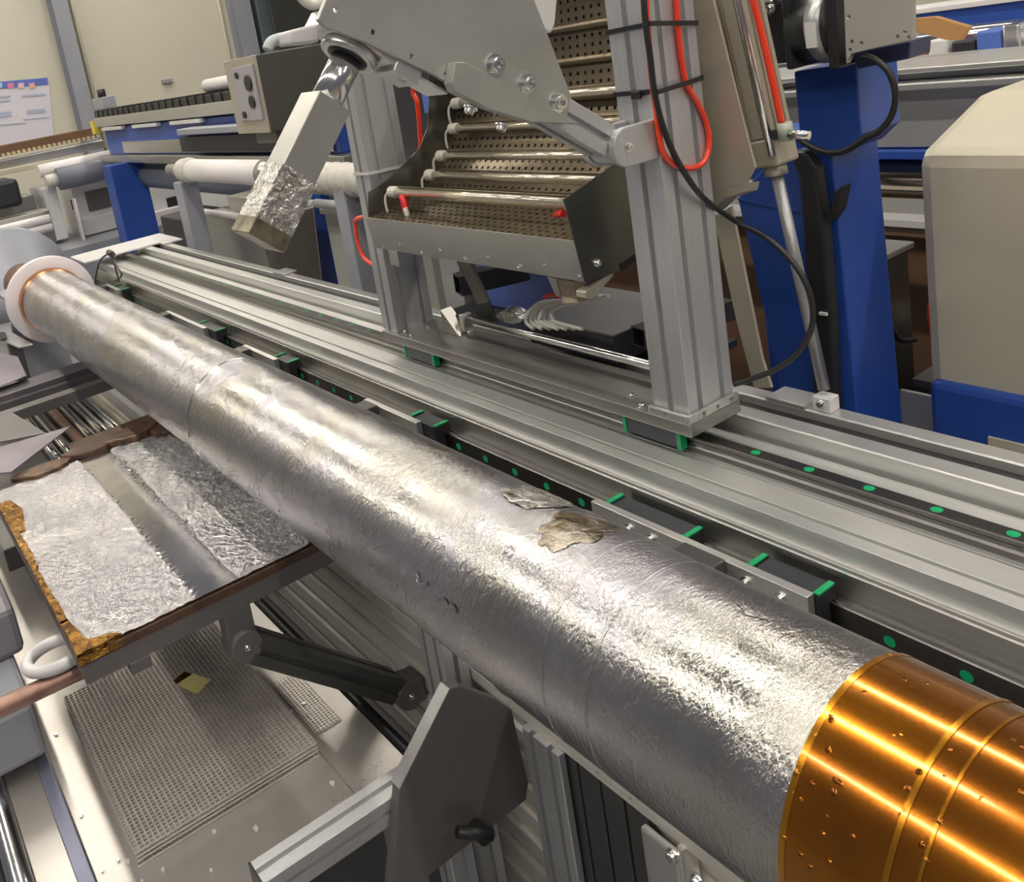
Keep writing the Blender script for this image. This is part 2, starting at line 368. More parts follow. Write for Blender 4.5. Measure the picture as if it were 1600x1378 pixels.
for (x0, y0, x1, h) in ((-30, 153, 16, 3), (34, 149, 70, 3), (-30, 160, 16, 2), (-30, 178, 17, 8), (42, 172, 70, 6), (-28, 197, 40, 1.5), (36, 186, 76, 1.5)):
    part(pt, 'printed_line', wrect(x0, y0, x1, y0 + h, .010), GREYINK)
solo('socket_fitting', MB().box(WX, WX + .05, onx(252, 128, WX).y, onx(268, 128, WX).y, onx(260, 130, WX).z, onx(260, 124, WX).z), GREYP, 'small grey fitting on the cream wall above the track beam', 'wall fitting', .004)

# ceiling lamps, in rows parallel to the machine; last ones of each row added as fill
LB = MB().box(-.64, .64, -.09, .09, 0, .05)
LD = MB().box(-.60, .60, -.06, .06, -.022, 0)
lamp_body = mesh(LB); lamp_diff = mesh(LD); first = True
for row, yy in enumerate((-2.45, .3, 3.0)):
    for k in range(9):
        x = -8.9 + k * 1.72
        o = thing('ceiling_and_fill_lamp_offscreen', 'long white batten lamp in the rows over the machines, lengthened with added fill lamps', 'lamp', (x, yy, 4.6), 'ceiling lamps over the hall')
        h = link('housing', lamp_body, HOUSE, o); d = link('diffuser', lamp_diff, LAMPM, o)
        r = MB().cyl((0, 0, .05), (0, 0, .7), .006, 8)
        if first: rodm = mesh(r); first = False
        link('hanger', rodm, STEEL, o)

# ================================================================== track bed
XA, XB = -3.93, .62
tb = thing('track_bed', 'long aluminium machine bed with two linear rails running behind the foil tube', 'machine bed', (-1.6, 1.0, 0))
def xprism(poly, x0=XA, x1=XB): return MB().prism([(x0, y, z) for y, z in poly], (x1 - x0, 0, 0))
part(tb, 'front_deck_profile', xprism([(.898, .90), (.898, .942), (.9185, .942), (.9185, .934), (.9245, .934), (.9245, .942), (.9685, .942), (.9685, .90)]), ALU, .0008)
part(tb, 'rail_deck_profile', xprism([(.9695, .90), (.9695, .942), (1.066, .942), (1.066, .90)]), ALU, .0008)
part(tb, 'deck_groove', xprism([(1.066, .90), (1.066, .930), (1.074, .930), (1.074, .90)]), ALU)
part(tb, 'riser_profile', xprism([(1.074, .90), (1.074, .967), (1.076, .969), (1.105, .969), (1.107, .967), (1.107, .90)]), ALU, .0006)
part(tb, 'cable_channel', xprism([(1.107, .90), (1.107, .955), (1.1425, .955), (1.1425, .90)]), RUBBER, label='black rubber lined channel')
part(tb, 'rear_beam', xprism([(1.143, .86), (1.143, .967), (1.145, .969), (1.172, .969), (1.174, .967), (1.174, .86)]), ALU, .0006)
part(tb, 'front_ledge', xprism([(.889, .80), (.889, .9145), (.8915, .9145), (.8915, .9125), (.894, .9125), (.894, .9145), (.898, .9145), (.898, .80)]), ALU)
part(tb, 'front_skirt', xprism([(.8875, .80), (.8875, .908), (.889, .910), (.889, .80)]), STAIN)
part(tb, 'box_beam', xprism([(.90, .72), (.90, .899), (1.17, .899), (1.17, .72)]), ALU, .002)
rr = part(tb, 'rear_rail', xprism([(.9785, .942), (.9785, .950), (.981, .953), (.981, .958), (.9785, .961), (.9785, .9655), (.980, .967), (1.000, .967), (1.0015, .9655), (1.0015, .961), (.999, .958), (.999, .953), (1.0015, .950), (1.0015, .942)]), RAILM)
fr = part(tb, 'front_rail', xprism([(.8875, .8785), (.880, .8785), (.877, .876), (.872, .876), (.869, .8785), (.8675, .8785), (.866, .877), (.866, .8435), (.8675, .842), (.869, .842), (.872, .8445), (.877, .8445), (.880, .842), (.8875, .842)]), RAILM)
plug = MB().cyl((0, 0, -.001), (0, 0, .0009), 1., 18); PLUG = mesh(plug); PLUG.materials.append(GREEN)
x0 = onz(1265, 733, .967).x
for i in range(-34, 15):
    x = x0 + i * .0805
    if -1.62 < x < -.84 or x > XB - .05 or x < XA + .05: continue
    bolt(rr, (x, .990, .9672), (0, 0, 1), .0068, 'rail_plug', PLUG)
x0 = ony(1390, 1003, .866).x
for i in range(-36, 12):
    x = x0 + i * .0805
    if x > XB - .05 or x < XA + .05: continue
    bolt(fr, (x, .8658, .8603), (0, -1, 0), .0068, 'rail_plug', PLUG)
# white end plate that caps the far end, and two bed feet
part(tb, 'end_plate', MB().box(-4.05, -3.80, .815, 1.225, .97, .977), WHITEM, .001, label='white flat plate across the far end')
part(tb, 'end_plate_tab', MB().box(-3.80, -3.74, 1.14, 1.225, .97, .976), WHITEM, .001)
for x in (-3.6, -2.2, .4):
    m = MB(); extrusion(m, (x, 1.02, 0), (x, 1.02, .72), (1, 0, 0), .09, .09, 2, 2); part(tb, 'bed_leg', m, ALUV)
part(tb, 'spacer_plate', MB().box(-.86, -.795, 1.141, 1.19, .969, .975), ALU, .001)
part(tb, 'spacer_plate', MB().box(-2.66, -2.58, 1.141, 1.19, .969, .974), ALU, .001)

# rail carriages on the front rail
def straddle_front(x0, x1, y0, z0, z1):
    """U section open towards the bed, closing round the front rail"""
    return xprism([(y0, z0), (y0, z1), (.8785, z1), (.8785, .8786), (.8647, .8786), (.8647, .8419), (.8785, .8419), (.8785, z0)], x0, x1)
def straddle_rear(x0, x1, y0, y1, z0, z1):
    return xprism([(y0, z0), (y0, z1), (y1, z1), (y1, z0), (1.0016, z0), (1.0016, .9683), (.9784, .9683), (.9784, z0)], x0, x1)
def front_carriage(label, xa, xb, blocks, bolts, bracket=None):
    t = thing('rail_carriage', label, 'carriage', ((xa + xb) / 2, .85, .83), 'carriages on the front rail')
    part(t, 'mounting_bar', MB().box(xa, xb, .830, .8435, .842, .900), MACH, .0012)
    for (ba, bb) in blocks:
        bk = part(t, 'slide_block', straddle_front(ba + .007, bb - .007, .8440, .832, .896), RAILD, .001)
        for (e0, e1) in ((ba, ba + .0065), (bb - .0065, bb)):
            part(bk, 'end_seal', straddle_front(e0, e1, .8442, .829, .8968), BLACK)
            part(bk, 'green_strip', MB().box(e0 - .0005, e1 + .0005, .8445, .8765, .8969, .8992), GREEN)
    for x in bolts: bolt(t, (x, .830, .883), (0, -1, 0), .0050)
    if bracket:
        b0, b1, yy = bracket
        part(t, 'arm_block', MB().box(b0, b1, yy, .8297, .842, .903), DARKG, .002)
    return t
a = ony(931, 784, .84).x; b = ony(1270, 938, .84).x
c1, c2, c3, c4 = [ony(px, py, .862).x for px, py in ((970, 790), (1082, 820), (1185, 862), (1285, 910))]
front_carriage('long bolted rail carriage with four green strips close to the amber film', a, b, ((c1 - .012, c2 + .004), (c3 - .004, c4 + .006)), [ony(px, py, .832).x for px, py in ((985, 822), (1020, 843), (1168, 908), (1222, 932))], (ony(1045, 850, .80).x, ony(1108, 870, .80).x, .79))
for lab, (p, q), px in (('rail carriage with a clamp bolt just left of the gantry post foot', ((575, 630), (655, 652)), (650, 690)),
                        ('green-edged rail carriage beside the ring seam of the foil tube', ((384, 543), (432, 556)), (436, 460)),
                        ('rail carriage between the ring seam and the loose wires', ((262, 484), (322, 510)), (318, 347)),
                        ('far rail carriage tied with loose dark wires', ((165, 436), (186, 446)), (183, 199))):
    a = ony(*p, .84).x; b = ony(*q, .84).x; s = ony(px[0], q[1], .86).x; e = ony(px[1], q[1] + 14, .86).x
    front_carriage(lab, a, b, ((s, max(e, s + .05)),), [a + .012], (a + .01, a + .06, .80))
# loose wires at the far carriage
wr = thing('loose_wires', 'dark thin wires hanging from the white end plate to the far carriage', 'wire', onz(160, 440, .9))
for pts in (((172, 395), (158, 405), (151, 425), (148, 445)), ((172, 395), (178, 410), (183, 428), (186, 440)), ((172, 395), (182, 415), (190, 430), (178, 440))):
    part(wr, 'wire', MB().path([ony(a, b, .86 if i else .86) for i, (a, b) in enumerate(pts)], .004, 6), DARKG)
part(wr, 'knot', MB().cyl(ony(170, 394, .86), ony(176, 398, .86), .012, 8), DARKG)

# ================================================================== foil tube
TY, TZ, TR = .516, 1.02, .100
tube = thing('foil_wrapped_tube', 'long tube wrapped in crinkled silver foil with an amber film end', 'tube', (-1.3, TY, TZ - TR))
def sleeve(x0, x1, r, n=144, step=.008, amp=.0003, seed=0., lip0=0., lip1=0.):
    k = max(2, int((x1 - x0) / step)); mb = MB(); v = []; f = []
    for i in range(k + 1):
        x = x0 + (x1 - x0) * i / k
        for j in range(n):
            t = 2 * math.pi * j / n; c, s = math.cos(t), math.sin(t)
            d = noise.noise(Vector((x * 7 + seed, c * 1.6, s * 1.6))) * amp + noise.noise(Vector((x * 26 + seed, c * 5, s * 5))) * amp * .2
            rr_ = r + d
            if i == 0: rr_ += lip0 * (1 + .6 * noise.noise(Vector((seed, c * 4, s * 4))))
            if i == k: rr_ += lip1 * (1 + .6 * noise.noise(Vector((seed + 3, c * 4, s * 4))))
            v.append((x, TY + c * rr_, TZ + s * rr_))
    for i in range(k):
        for j in range(n):
            j2 = (j + 1) % n; f.append((i * n + j, i * n + j2, (i + 1) * n + j2, (i + 1) * n + j))
    return mb.add(v, f, True)
def cylx(px, py, r=TR):
    d = ray(px, py); oy, oz = CAM.y - TY, CAM.z - TZ
    a = d.y ** 2 + d.z ** 2; b = 2 * (oy * d.y + oz * d.z); c = oy * oy + oz * oz - r * r
    t = (-b - math.sqrt(max(0, b * b - 4 * a * c))) / (2 * a); return CAM + d * t
XK = -.335
S1 = cylx(300, 620).x; S2 = cylx(800, 850).x
part(tube, 'foil_sleeve', sleeve(-2.97, S1, TR - .0012, seed=1.), FOIL)
part(tube, 'foil_sleeve', sleeve(S1, S2, TR, seed=5., lip0=.0012), FOIL)
part(tube, 'foil_sleeve', sleeve(S2, XK + .004, TR + .0007, seed=9., lip0=.0007), FOIL)
part(tube, 'seam_ring', MB().lathe([(0, TR + .0002), (.002, TR + .0016), (.005, TR + .0016), (.007, TR + .0002)], (S1 - .004, TY, TZ), (1, 0, 0), 96), STEEL)
for xx in (cylx(860, 980).x, cylx(960, 960).x):
    part(tube, 'tape_seam', MB().lathe([(0, TR + .0003), (.0006, TR + .0013), (.002, TR + .0013), (.0028, TR + .0003)], (xx, TY, TZ), (1, 0, 0), 96), FOIL)
# amber film
part(tube, 'amber_film', band(XK, .75, TR - .001, TR + .0022, TY, TZ, 200), KAP, label='glossy amber polyimide film wrap')
for (xa, xb, dr) in ((XK - .0015, XK + .003, .0026), (-.270, -.2665, .0030), (-.2520, -.2500, .0030), (-.166, -.1635, .0030), (-.09, -.087, .0030), (.05, .053, .0030)):
    part(tube, 'film_overlap', band(xa, xb, TR + .0015, TR + dr, TY, TZ, 200), KAPD)
part(tube, 'end_disc', MB().cyl((.735, TY, TZ), (.749, TY, TZ), TR - .0012, 64), PTFE)
# scorched patch and torn foil flaps
def curved_patch(x0, x1, a0, a1, r, seed, n=44, m=36):
    v = []; f = []
    for i in range(n + 1):
        for j in range(m + 1):
            u = i / n; q = j / m
            e = .5 + .5 * noise.noise(Vector((seed, u * 4, 0))); e2 = .5 + .5 * noise.noise(Vector((seed + 4, q * 4, 0)))
            x = x0 + (x1 - x0) * u + (e2 - .5) * .012; a = a0 + (a1 - a0) * q + (e - .5) * .12
            rr_ = r + noise.noise(Vector((x * 90, a * 12, seed))) * .0006
            v.append((x, TY + math.cos(a) * rr_, TZ + math.sin(a) * rr_))
    for i in range(n):
        for j in range(m):
            u = 2 * (i + .5) / n - 1; q = 2 * (j + .5) / m - 1; t = math.atan2(q, u)
            if math.hypot(u, q) > .85 + .25 * noise.noise(Vector((math.cos(t) * 2.2 + seed, math.sin(t) * 2.2, seed))): continue
            f.append((i * (m + 1) + j, i * (m + 1) + j + 1, (i + 1) * (m + 1) + j + 1, (i + 1) * (m + 1) + j))
    return MB().add(v, f, True)
R_ = math.radians
part(tube, 'scorched_foil', curved_patch(S2 + .002, S2 + .075, R_(56), R_(112), TR + .0013, 2.), PATCH)
part(tube, 'crinkled_foil', curved_patch(S2 - .085, S2 - .002, R_(46), R_(96), TR + .0010, 6.), FOILB)
for i, (px, py, ln, wd) in enumerate(((655, 905, .040, .06), (700, 945, .04, .07), (1180, 960, .04, .08))):
    p = cylx(px, py); a = math.atan2(p.z - TZ, p.y - TY)
    m = curved_patch(p.x - ln / 2, p.x + ln / 2, a - wd / 2, a + wd / 2, TR + .0014, 11. + i * 3.3, 22, 14)
    part(tube, 'foil_flap', m, FOIL)
# copper bands and white flange
part(tube, 'copper_band', MB().lathe([(-2.985, .09), (-2.985, .104), (-2.972, .1045), (-2.966, .102), (-2.958, .1035), (-2.95, .102), (-2.945, .0995), (-2.945, .09)], (0, TY, TZ), (1, 0, 0), 72), COPPER)
part(tube, 'flange', MB().lathe([(-3.012, .03), (-3.012, .1375), (-3.009, .14), (-2.990, .14), (-2.987, .1375), (-2.987, .03)], (0, TY, TZ), (1, 0, 0), 96), PTFE, label='white plastic end flange')
part(tube, 'shaft', MB().lathe([(-3.32, .0), (-3.32, .028), (-3.012, .028), (-3.012, 0)], (0, TY, TZ), (1, 0, 0), 32), COPPER)

# spindle wheel behind the flange
sw = thing('spindle_wheel', 'grey round drive wheel behind the white flange', 'wheel', (-3.55, TY, .6))
part(sw, 'disc', MB().lathe([(-3.52, .0), (-3.52, .20), (-3.51, .205), (-3.47, .205), (-3.46, .20), (-3.46, 0)], (0, TY - .03, TZ), (1, 0, 0), 72), mat('wheel_grey', (.30, .31, .36), .3, .45, .1, 6))
part(sw, 'hub', MB().lathe([(-3.46, .0), (-3.46, .07), (-3.40, .07), (-3.39, .06), (-3.325, .06), (-3.325, 0)], (0, TY - .0, TZ), (1, 0, 0), 36), CPIPE)
part(sw, 'bearing_stand', MB().prism([(-3.6, .38, 0), (-3.6, .66, 0), (-3.6, .60, 1.02), (-3.6, .43, 1.02)], (.07, 0, 0)), GREYP, .004)
part(sw, 'clamp_tab', MB().box(-3.325, -3.20, .40, .47, 1.02, 1.035), MACH, .002)

# ================================================================== gantry carriage
GP0, GP1 = -1.690, -.848
ga = thing('gantry_carriage', 'grey two-post gantry carriage riding on the rear rail', 'gantry', (-1.25, 1.0, .942))
part(ga, 'base_plate', MB().box(GP0, GP1, .953, 1.066, .9805, 1.0), DKPL, .0015, label='thick dark ground base plate')
def post(xc, w):
    m = MB(); extrusion(m, (xc, 1.0145, 1.0), (xc, 1.0145, 2.15), (1, 0, 0), w, .1, 1, 2, .010, .008)
    return part(ga, 'post', m, ALUV)
post(-.891, .068); post(-1.672, .058)
fc = part(ga, 'foot_collar', MB().box(-.930, -.851, .9565, 1.0655, 1.0, 1.004), ALUV, .001)
r1_ = part(ga, 'foot_rim', MB().box(-.8555, -.8485, .954, 1.0655, 1.0, 1.013), MACH, .002, label='milled light foot plate')
r2_ = part(ga, 'foot_rim', MB().box(-.927, -.856, .954, .961, 1.0, 1.012), MACH, .002)
hm = MB()
for y in (.985, 1.016, 1.047): hm.box(-.860, -.845, y - .0035, y + .0035, 1.002, 1.010)
cut(r1_, hm); cut(r2_, MB().box(-.895, -.886, .950, .965, 1.002, 1.010))
for (xa, xb) in ((-.995, -.880), (-1.630, -1.515)):
    bk = part(ga, 'slide_block', straddle_rear(xa + .008, xb - .008, .966, 1.014, .9475, .9804), RAILD, .001)
    for (e0, e1) in ((xa, xa + .0078), (xb - .0078, xb)):
        part(bk, 'green_end_cap', straddle_rear(e0, e1, .9645, 1.0155, .9465, .9803), GREEN, .0005)
part(ga, 'support_rod', MB().cyl((-1.56, 1.05, 1.028), (-.94, 1.05, 1.028), .0075, 20), STEEL, label='polished round rod')
for x in (-1.50, -.965):
    cl = part(ga, 'rod_clamp', MB().box(x - .007, x + .007, 1.038, 1.062, 1.0, 1.040), MACH, .002)
    bolt(cl, (x, 1.032, 1.0), (0, 0, 1), .0038)
for (x, y) in ((-.985, .985), (-.948, .965), (-1.585, .965), (-1.60, 1.02), (-1.555, 1.035), (-1.625, .975)):
    bolt(ga, (x, y, 1.0), (0, 0, 1), .0048)
m = MB(); m.prism([(-1.545, 1.02, 1.0), (-1.49, 1.02, 1.0), (-1.545, 1.02, 1.05)], (0, .03, 0)); part(ga, 'corner_gusset', m, DKPL, .001)
# hinge on the right post
hp = onx(978, 230, -.862); HY, HZ = hp.y, hp.z
def yz_plate(mb, pts, x0, x1): return mb.prism([(x0, y, z) for y, z in pts], (x1 - x0, 0, 0))
def round_ear(cy, cz, r, ylim):
    pts = [(ylim, cz - r), (ylim, cz + r)] + [(cy + r * math.cos(a), cz + r * math.sin(a)) for a in [math.pi / 2 + math.pi * i / 14 for i in range(15)]]
    return pts
h1 = part(ga, 'hinge_ear', yz_plate(MB(), round_ear(HY, HZ, .027, .9635), -.868, -.858), ALUV, .0015)
part(ga, 'hinge_ear', yz_plate(MB(), round_ear(HY, HZ, .027, .9635), -.918, -.908), ALUV, .0015)
bolt(h1, (-.8578, HY, HZ), (1, 0, 0), .0042)
sd = (onx(772, 102, -.862) - onx(870, 160, -.862)); sd.x = 0; sd.normalize(); sn = Vector((0, -sd.z, sd.y))     # along the strut, and across it
hk = MB(); yz_plate(hk, [(HY + .024 * math.cos(a), HZ + .024 * math.sin(a)) for a in [2 * math.pi * i / 24 for i in range(24)]], -.907, -.869); part(ga, 'hinge_knuckle', hk, ALUV, .001)
st0 = Vector((-.888, HY, HZ)) + sd * .024; st1 = st0 + sd * .36
m = MB(); extrusion(m, st0, st1, (1, 0, 0), .038, .044, 1, 1, .010, .009); part(ga, 'strut', m, ALUV)

# black cable ties round the right post, white cord round the left post
def tie(label, z0, z1, z2, matl, xc, hw, y0, y1, r=.0032, over=()):
    t = MB(); A = [Vector((xc - hw, y0, z0)), Vector((xc + hw, y0, z1)), Vector((xc + hw, y1, z2)), Vector((xc - hw, y1, (z0 + z2) / 2))]
    A[2:2] = [Vector((x_, y_, z1 + (z2 - z1) * (y_ - y0) / (y1 - y0))) for x_, y_ in over]      # drawn taut over the hoses
    for i in range(len(A)): bar(t, A[i], A[(i + 1) % len(A)], (0, 0, 1), r * 2, .002)
    o = solo('cable_tie', t, matl, label, 'cable tie', group='ties round the gantry posts'); return o
PZ = lambda x, y: ony(x, y, .963).z
tie('black cable tie higher up the right gantry post', ony(948, 51, .962).z, ony(1008, 39, .962).z, ony(1076, 38, 1.066).z, BLACK, -.891, .0355, .9630, 1.0660, over=[(-.8392, onx(1011, 38, -.8443).y), (-.8475, onx(1060, 38, -.8528).y)])
t2 = tie('black cable tie above the hinge on the right gantry post', ony(961, 148, .962).z, ony(1020, 143, .962).z, ony(1085, 122, 1.066).z, BLACK, -.891, .0355, .9630, 1.0660, over=[(-.8392, onx(1022, 140, -.8443).y), (-.8475, onx(1071, 126, -.8528).y)])
p = ony(995, 148, .960); b = BASES[t2.name]
part(t2, 'tie_head', MB().box(p.x - .008, p.x + .008, .956, .9615, p.z - .006, p.z + .005), BLACK, .001)
tie('white cord tied round the left gantry post', ony(552, 272, .962).z, ony(578, 272, .962).z, ony(640, 258, 1.066).z, CABLEW, -1.672, .031, .9625, 1.0665, .003)

# ================================================================== swing arm plate and tool
SPX = -.9065
sp_a = onx(546, 84, SPX); td = onx(405, 372, SPX) - onx(510, 158, SPX); td.x = 0; td.normalize(); tn = Vector((0, td.z, -td.y))
sa = thing('swing_arm_plate', 'big grey plate bolted along the strut above the tube', 'arm plate', Vector((-.865, HY - .1, HZ)))
PXF = -.8615
outline = [(893, 150), (884, 193), (862, 190), (715, 138), (680, 118), (575, 68), (508, 42), (497, 30), (525, -40), (760, -150), (835, 0)]
mp_ = part(sa, 'main_plate', MB().prism([onx(a, b, PXF) for a, b in outline], (-.0075, 0, 0)), PLATE, .0008)
br = part(sa, 'bracket_plate', MB().prism([onx(a, b, PXF + .016) for a, b in ((712, 97), (728, 97), (908, 194), (828, 190), (765, 170), (712, 143), (706, 130))], (-.0155, 0, 0)), PLATE, .0008)
for p in ((772, 102), (822, 132), (870, 160)): bolt(sa, onx(*p, PXF), (1, 0, 0), .0088)
hm = MB()
for p in ((525, 15), (583, 50), (643, 88), (695, 118)): q = onx(*p, PXF); hm.cyl(q + Vector((.003, 0, 0)), q - Vector((.012, 0, 0)), .0032, 14)
cut(mp_, hm)
for p in ((737, 162), (787, 190)):
    q = onx(*p, PXF + .008); bolt(br, q - sn * 0.0 + Vector((0, -.002, -.004)), Vector((0, -sn.y, -sn.z)) if sn.z > 0 else sn, .0058)
# flanged edge along the underside of the plate
e0 = onx(612, 91, PXF - .008); e1 = onx(700, 140, PXF - .008)
m = MB(); bar(m, e0 + Vector((-.022, 0, -.004)), e1 + Vector((-.022, 0, -.004)), (1, 0, 0), .042, .004); part(sa, 'under_flange', m, MACH, .0008)
bc_ = sp_a - td * .0165 + Vector((.0015, 0, 0)); m = MB(); bar(m, bc_ - tn * .05, bc_ + tn * .05, (1, 0, 0), .073, .022); part(sa, 'bearing_block', m, MACH, .002)
m = MB(); q0 = onx(612, 96, -.875); q1 = onx(650, 120, -.875); bar(m, q0 + Vector((-.012, 0, -.003)), q1 + Vector((-.012, 0, -.003)), (1, 0, 0), .040, .018); lug = part(sa, 'lug_block', m, MACH, .0015)
lc = (q0 + q1) / 2 + Vector((-.005, -.004, -.013)); cut(lug, MB().cyl(lc + Vector((0, .012, .014)), lc - Vector((0, .012, .014)), .006, 18))
for p in ((735, 160), (790, 186)): pass
# white actuator housing behind the plate
part(sa, 'actuator_housing', MB().prism([onx(a, b, -.90) for a, b in ((828, -60), (876, -60), (868, 38), (862, 52), (848, 46), (828, -8))], (-.05, 0, 0)), WHITEM, .003)
part(sa, 'white_hose_block', MB().prism([onx(a, b, -.90) for a, b in ((450, 48), (498, 36), (500, 66), (452, 70))], (-.03, 0, 0)), WHITEM, .003)

tool = thing('square_probe_tool', 'square metal probe block with foil-wrapped end hanging from the arm plate', 'tool', Vector(onx(420, 380, SPX)))
part(tool, 'bearing_ring', MB().lathe([(-.006, .021), (-.006, .032), (-.002, .0345), (.004, .0345), (.006, .033), (.006, .021)], sp_a, td, 48), MACH)
part(tool, 'bearing_seal', MB().lathe([(.0045, .017), (.0045, .0235), (.0075, .0235), (.0075, .017)], sp_a, td, 40), BLACK)
sp_b = sp_a + td * .075
part(tool, 'spindle', MB().cyl(sp_a - td * .01, sp_b, .0185, 40), STEEL, label='polished round spindle')
blk_a = sp_b - td * .012; LT = (onx(412, 378, SPX) - blk_a).dot(td); fo = LT * .53
half = .0225
def sq(mb, a, b, h, tw=0.):
    X = Vector((1, 0, 0)); return mb.prism([a + X * h * sx + tn * h * sy for sx, sy in ((-1, -1), (1, -1), (1, 1), (-1, 1))], b - a)
part(tool, 'block', sq(MB(), blk_a, blk_a + td * LT * .98, half), SHEET, .0012)
m = MB(); v = []; f = []; n = 26; k = 8
for i in range(n + 1):
    for s_ in range(4):
        c0 = ((-1, -1), (1, -1), (1, 1), (-1, 1))[s_]; c1 = ((-1, -1), (1, -1), (1, 1), (-1, 1))[(s_ + 1) % 4]
        for j in range(k):
            q = j / k; a_, b_ = c0[0] + (c1[0] - c0[0]) * q, c0[1] + (c1[1] - c0[1]) * q
            base_p = blk_a + td * (fo + (LT - fo) * i / n + (noise.noise(Vector((s_ * 3 + q * 3, 4, 1))) * .004 if i == 0 else 0))
            r = half + .0012 + noise.noise(Vector((i * .5, (s_ + q) * 2.2, 7))) * .0008
            v.append(base_p + Vector((1, 0, 0)) * r * a_ + tn * r * b_)
for i in range(n):
    for j in range(4 * k):
        j2 = (j + 1) % (4 * k); f.append((i * 4 * k + j, i * 4 * k + j2, (i + 1) * 4 * k + j2, (i + 1) * 4 * k + j))
f.append(tuple(range(n * 4 * k, (n + 1) * 4 * k)))
part(tool, 'foil_wrap', m.add(v, f), FOILB)
m = MB(); sq(m, blk_a + td * (LT * .90), blk_a + td * (LT + .003), half + .0016); part(tool, 'scorched_tip', m, mat('scorched_foil_tip', (.30, .27, .20), .8, .42, .6, 40, .3, 120, col2=(.10, .09, .06)), .001)

# pale hose that leaves the bearing block
solo('pale_air_hose', MB().path([onx(a, b, -.93) for a, b in ((418, 78), (424, 66), (440, 60), (452, 61))], .0065, 10), mat('pale_hose', (.45, .50, .50), 0, .4), 'pale grey air hose curling out beside the arm plate', 'hose')
solo('clear_air_hose', MB().path([onx(a, b, -.95) for a, b in ((462, -20), (474, 0), (490, 8), (505, -2), (512, -25))], .006, 10), CABLEW, 'short pale cable loop over the arm plate corner', 'cable')

# ================================================================== heater rack between the posts
HX0, HX1 = -1.612, -1.0
hr = thing('heater_rack', 'curved perforated heater rack with glass lamp tubes between the gantry posts', 'heater', (-1.3, 1.0, 1.2))
prof = [(.922, 1.272), (.96, 1.276), (1.0, 1.281), (1.045, 1.288), (1.085, 1.302), (1.12, 1.325), (1.15, 1.355), (1.172, 1.39), (1.188, 1.43), (1.2, 1.475), (1.21, 1.53), (1.218, 1.6), (1.225, 1.68), (1.232, 1.77)]
def resample(P, step):
    P = [Vector((0, y, z)) for y, z in P]; out = [P[0]]; acc = 0.
    for a, b in zip(P, P[1:]):
        L = (b - a).length; d = 0
        while acc + L - d >= step:
            d += step - acc; acc = 0; out.append(a + (b - a) * (d / L))
        acc += L - d
    return out
def perforated(pts, x0, x1, pitch, hole, thick, stagger=False, rows=None):
    """sheet swept along X with real holes; pts is the cross section at hole pitch"""
    nx = int((x1 - x0) / pitch); px_ = (x1 - x0) / nx; v = []; f = []
    N = len(pts)
    for i in range(N):
        for j in range(nx + 1): v.append((x0 + j * px_, pts[i].y, pts[i].z))
    for i in range(N - 1):
        a, b = pts[i], pts[i + 1]; t = b - a; nrm = Vector((0, -t.z, t.y)).normalized()
        for j in range(nx):
            q = [i * (nx + 1) + j, i * (nx + 1) + j + 1, (i + 1) * (nx + 1) + j + 1, (i + 1) * (nx + 1) + j]
            if rows and not rows(i) or (stagger and (i + j) % 2):
                f.append(tuple(q)); continue
            c = (a + b) / 2; o = len(v); xc = x0 + (j + .5) * px_; h = hole / 2
            hv = t.normalized() * h
            for sx, st_ in ((-1, -1), (1, -1), (1, 1), (-1, 1)): v.append((xc + sx * h, c.y + hv.y * st_, c.z + hv.z * st_))
            for sx, st_ in ((-1, -1), (1, -1), (1, 1), (-1, 1)): v.append((xc + sx * h, c.y + hv.y * st_ - nrm.y * thick, c.z + hv.z * st_ - nrm.z * thick))
            for k_ in range(4):
                k2 = (k_ + 1) % 4; f.append((q[k_], q[k2], o + k2, o + k_)); f.append((o + k_, o + k2, o + 4 + k2, o + 4 + k_))
    return MB().add(v, f)
rp = resample(prof, .0165)
part(hr, 'perforated_reflector', perforated(rp, HX0 + .002, HX1 - .002, .0185, .0062, .0016), BROWN, label='brown heat-tinted perforated sheet')
bk_ = MB(); bk_.prism([(HX0, p.y + .018, p.z - .012) for p in rp] + [(HX0, p.y + .022, p.z - .014) for p in reversed(rp)], (HX1 - HX0, 0, 0)); part(hr, 'back_sheet', bk_, DKSTEEL)
# rounded ribs between the perforated strips
for y, z in ((1.196, 1.455), (1.209, 1.52), (1.216, 1.58), (1.222, 1.645)):
    part(hr, 'rib', MB().cyl((HX0 + .003, y - .004, z), (HX1 - .003, y - .004, z), .008, 12), BROWN)
# front lip with screws
lip = part(hr, 'front_lip', MB().prism([(HX0, .9195, 1.274), (HX0, .9215, 1.274), (HX0, .931, 1.206), (HX0, .929, 1.206)], (HX1 - HX0, 0, 0)), SHEET, .0006, label='beige satin steel front lip')
for px, py in ((596, 385), (623, 381), (656, 394), (686, 390), (725, 404), (761, 400), (808, 417), (850, 412), (903, 431), (812, 414)):
    q = ony(px, py, .924); bolt(lip, (q.x, .9195 + (1.274 - q.z) * .14, q.z), (0, -1, .14), .0034, 'screw', SCREW)
part(hr, 'base_tray', MB().box(HX0 + .004, HX1 - .004, .932, 1.06, 1.212, 1.2145), DKSTEEL)
lpts = [(575, 337), (575, 300), (602, 283), (631, 256), (655, 231), (667, 200), (670, 156), (668, 100)]
poly = [onx(a, b, HX0) for a, b in lpts]; poly += [Vector((HX0, 1.16, 1.80)), Vector((HX0, 1.25, 1.80)), Vector((HX0, 1.24, 1.55)), Vector((HX0, 1.2, 1.36)), Vector((HX0, 1.1, 1.21)), Vector((HX0, .932, 1.206))]
part(hr, 'side_plate', MB().prism(poly, (.002, 0, 0)), DKSTEEL)
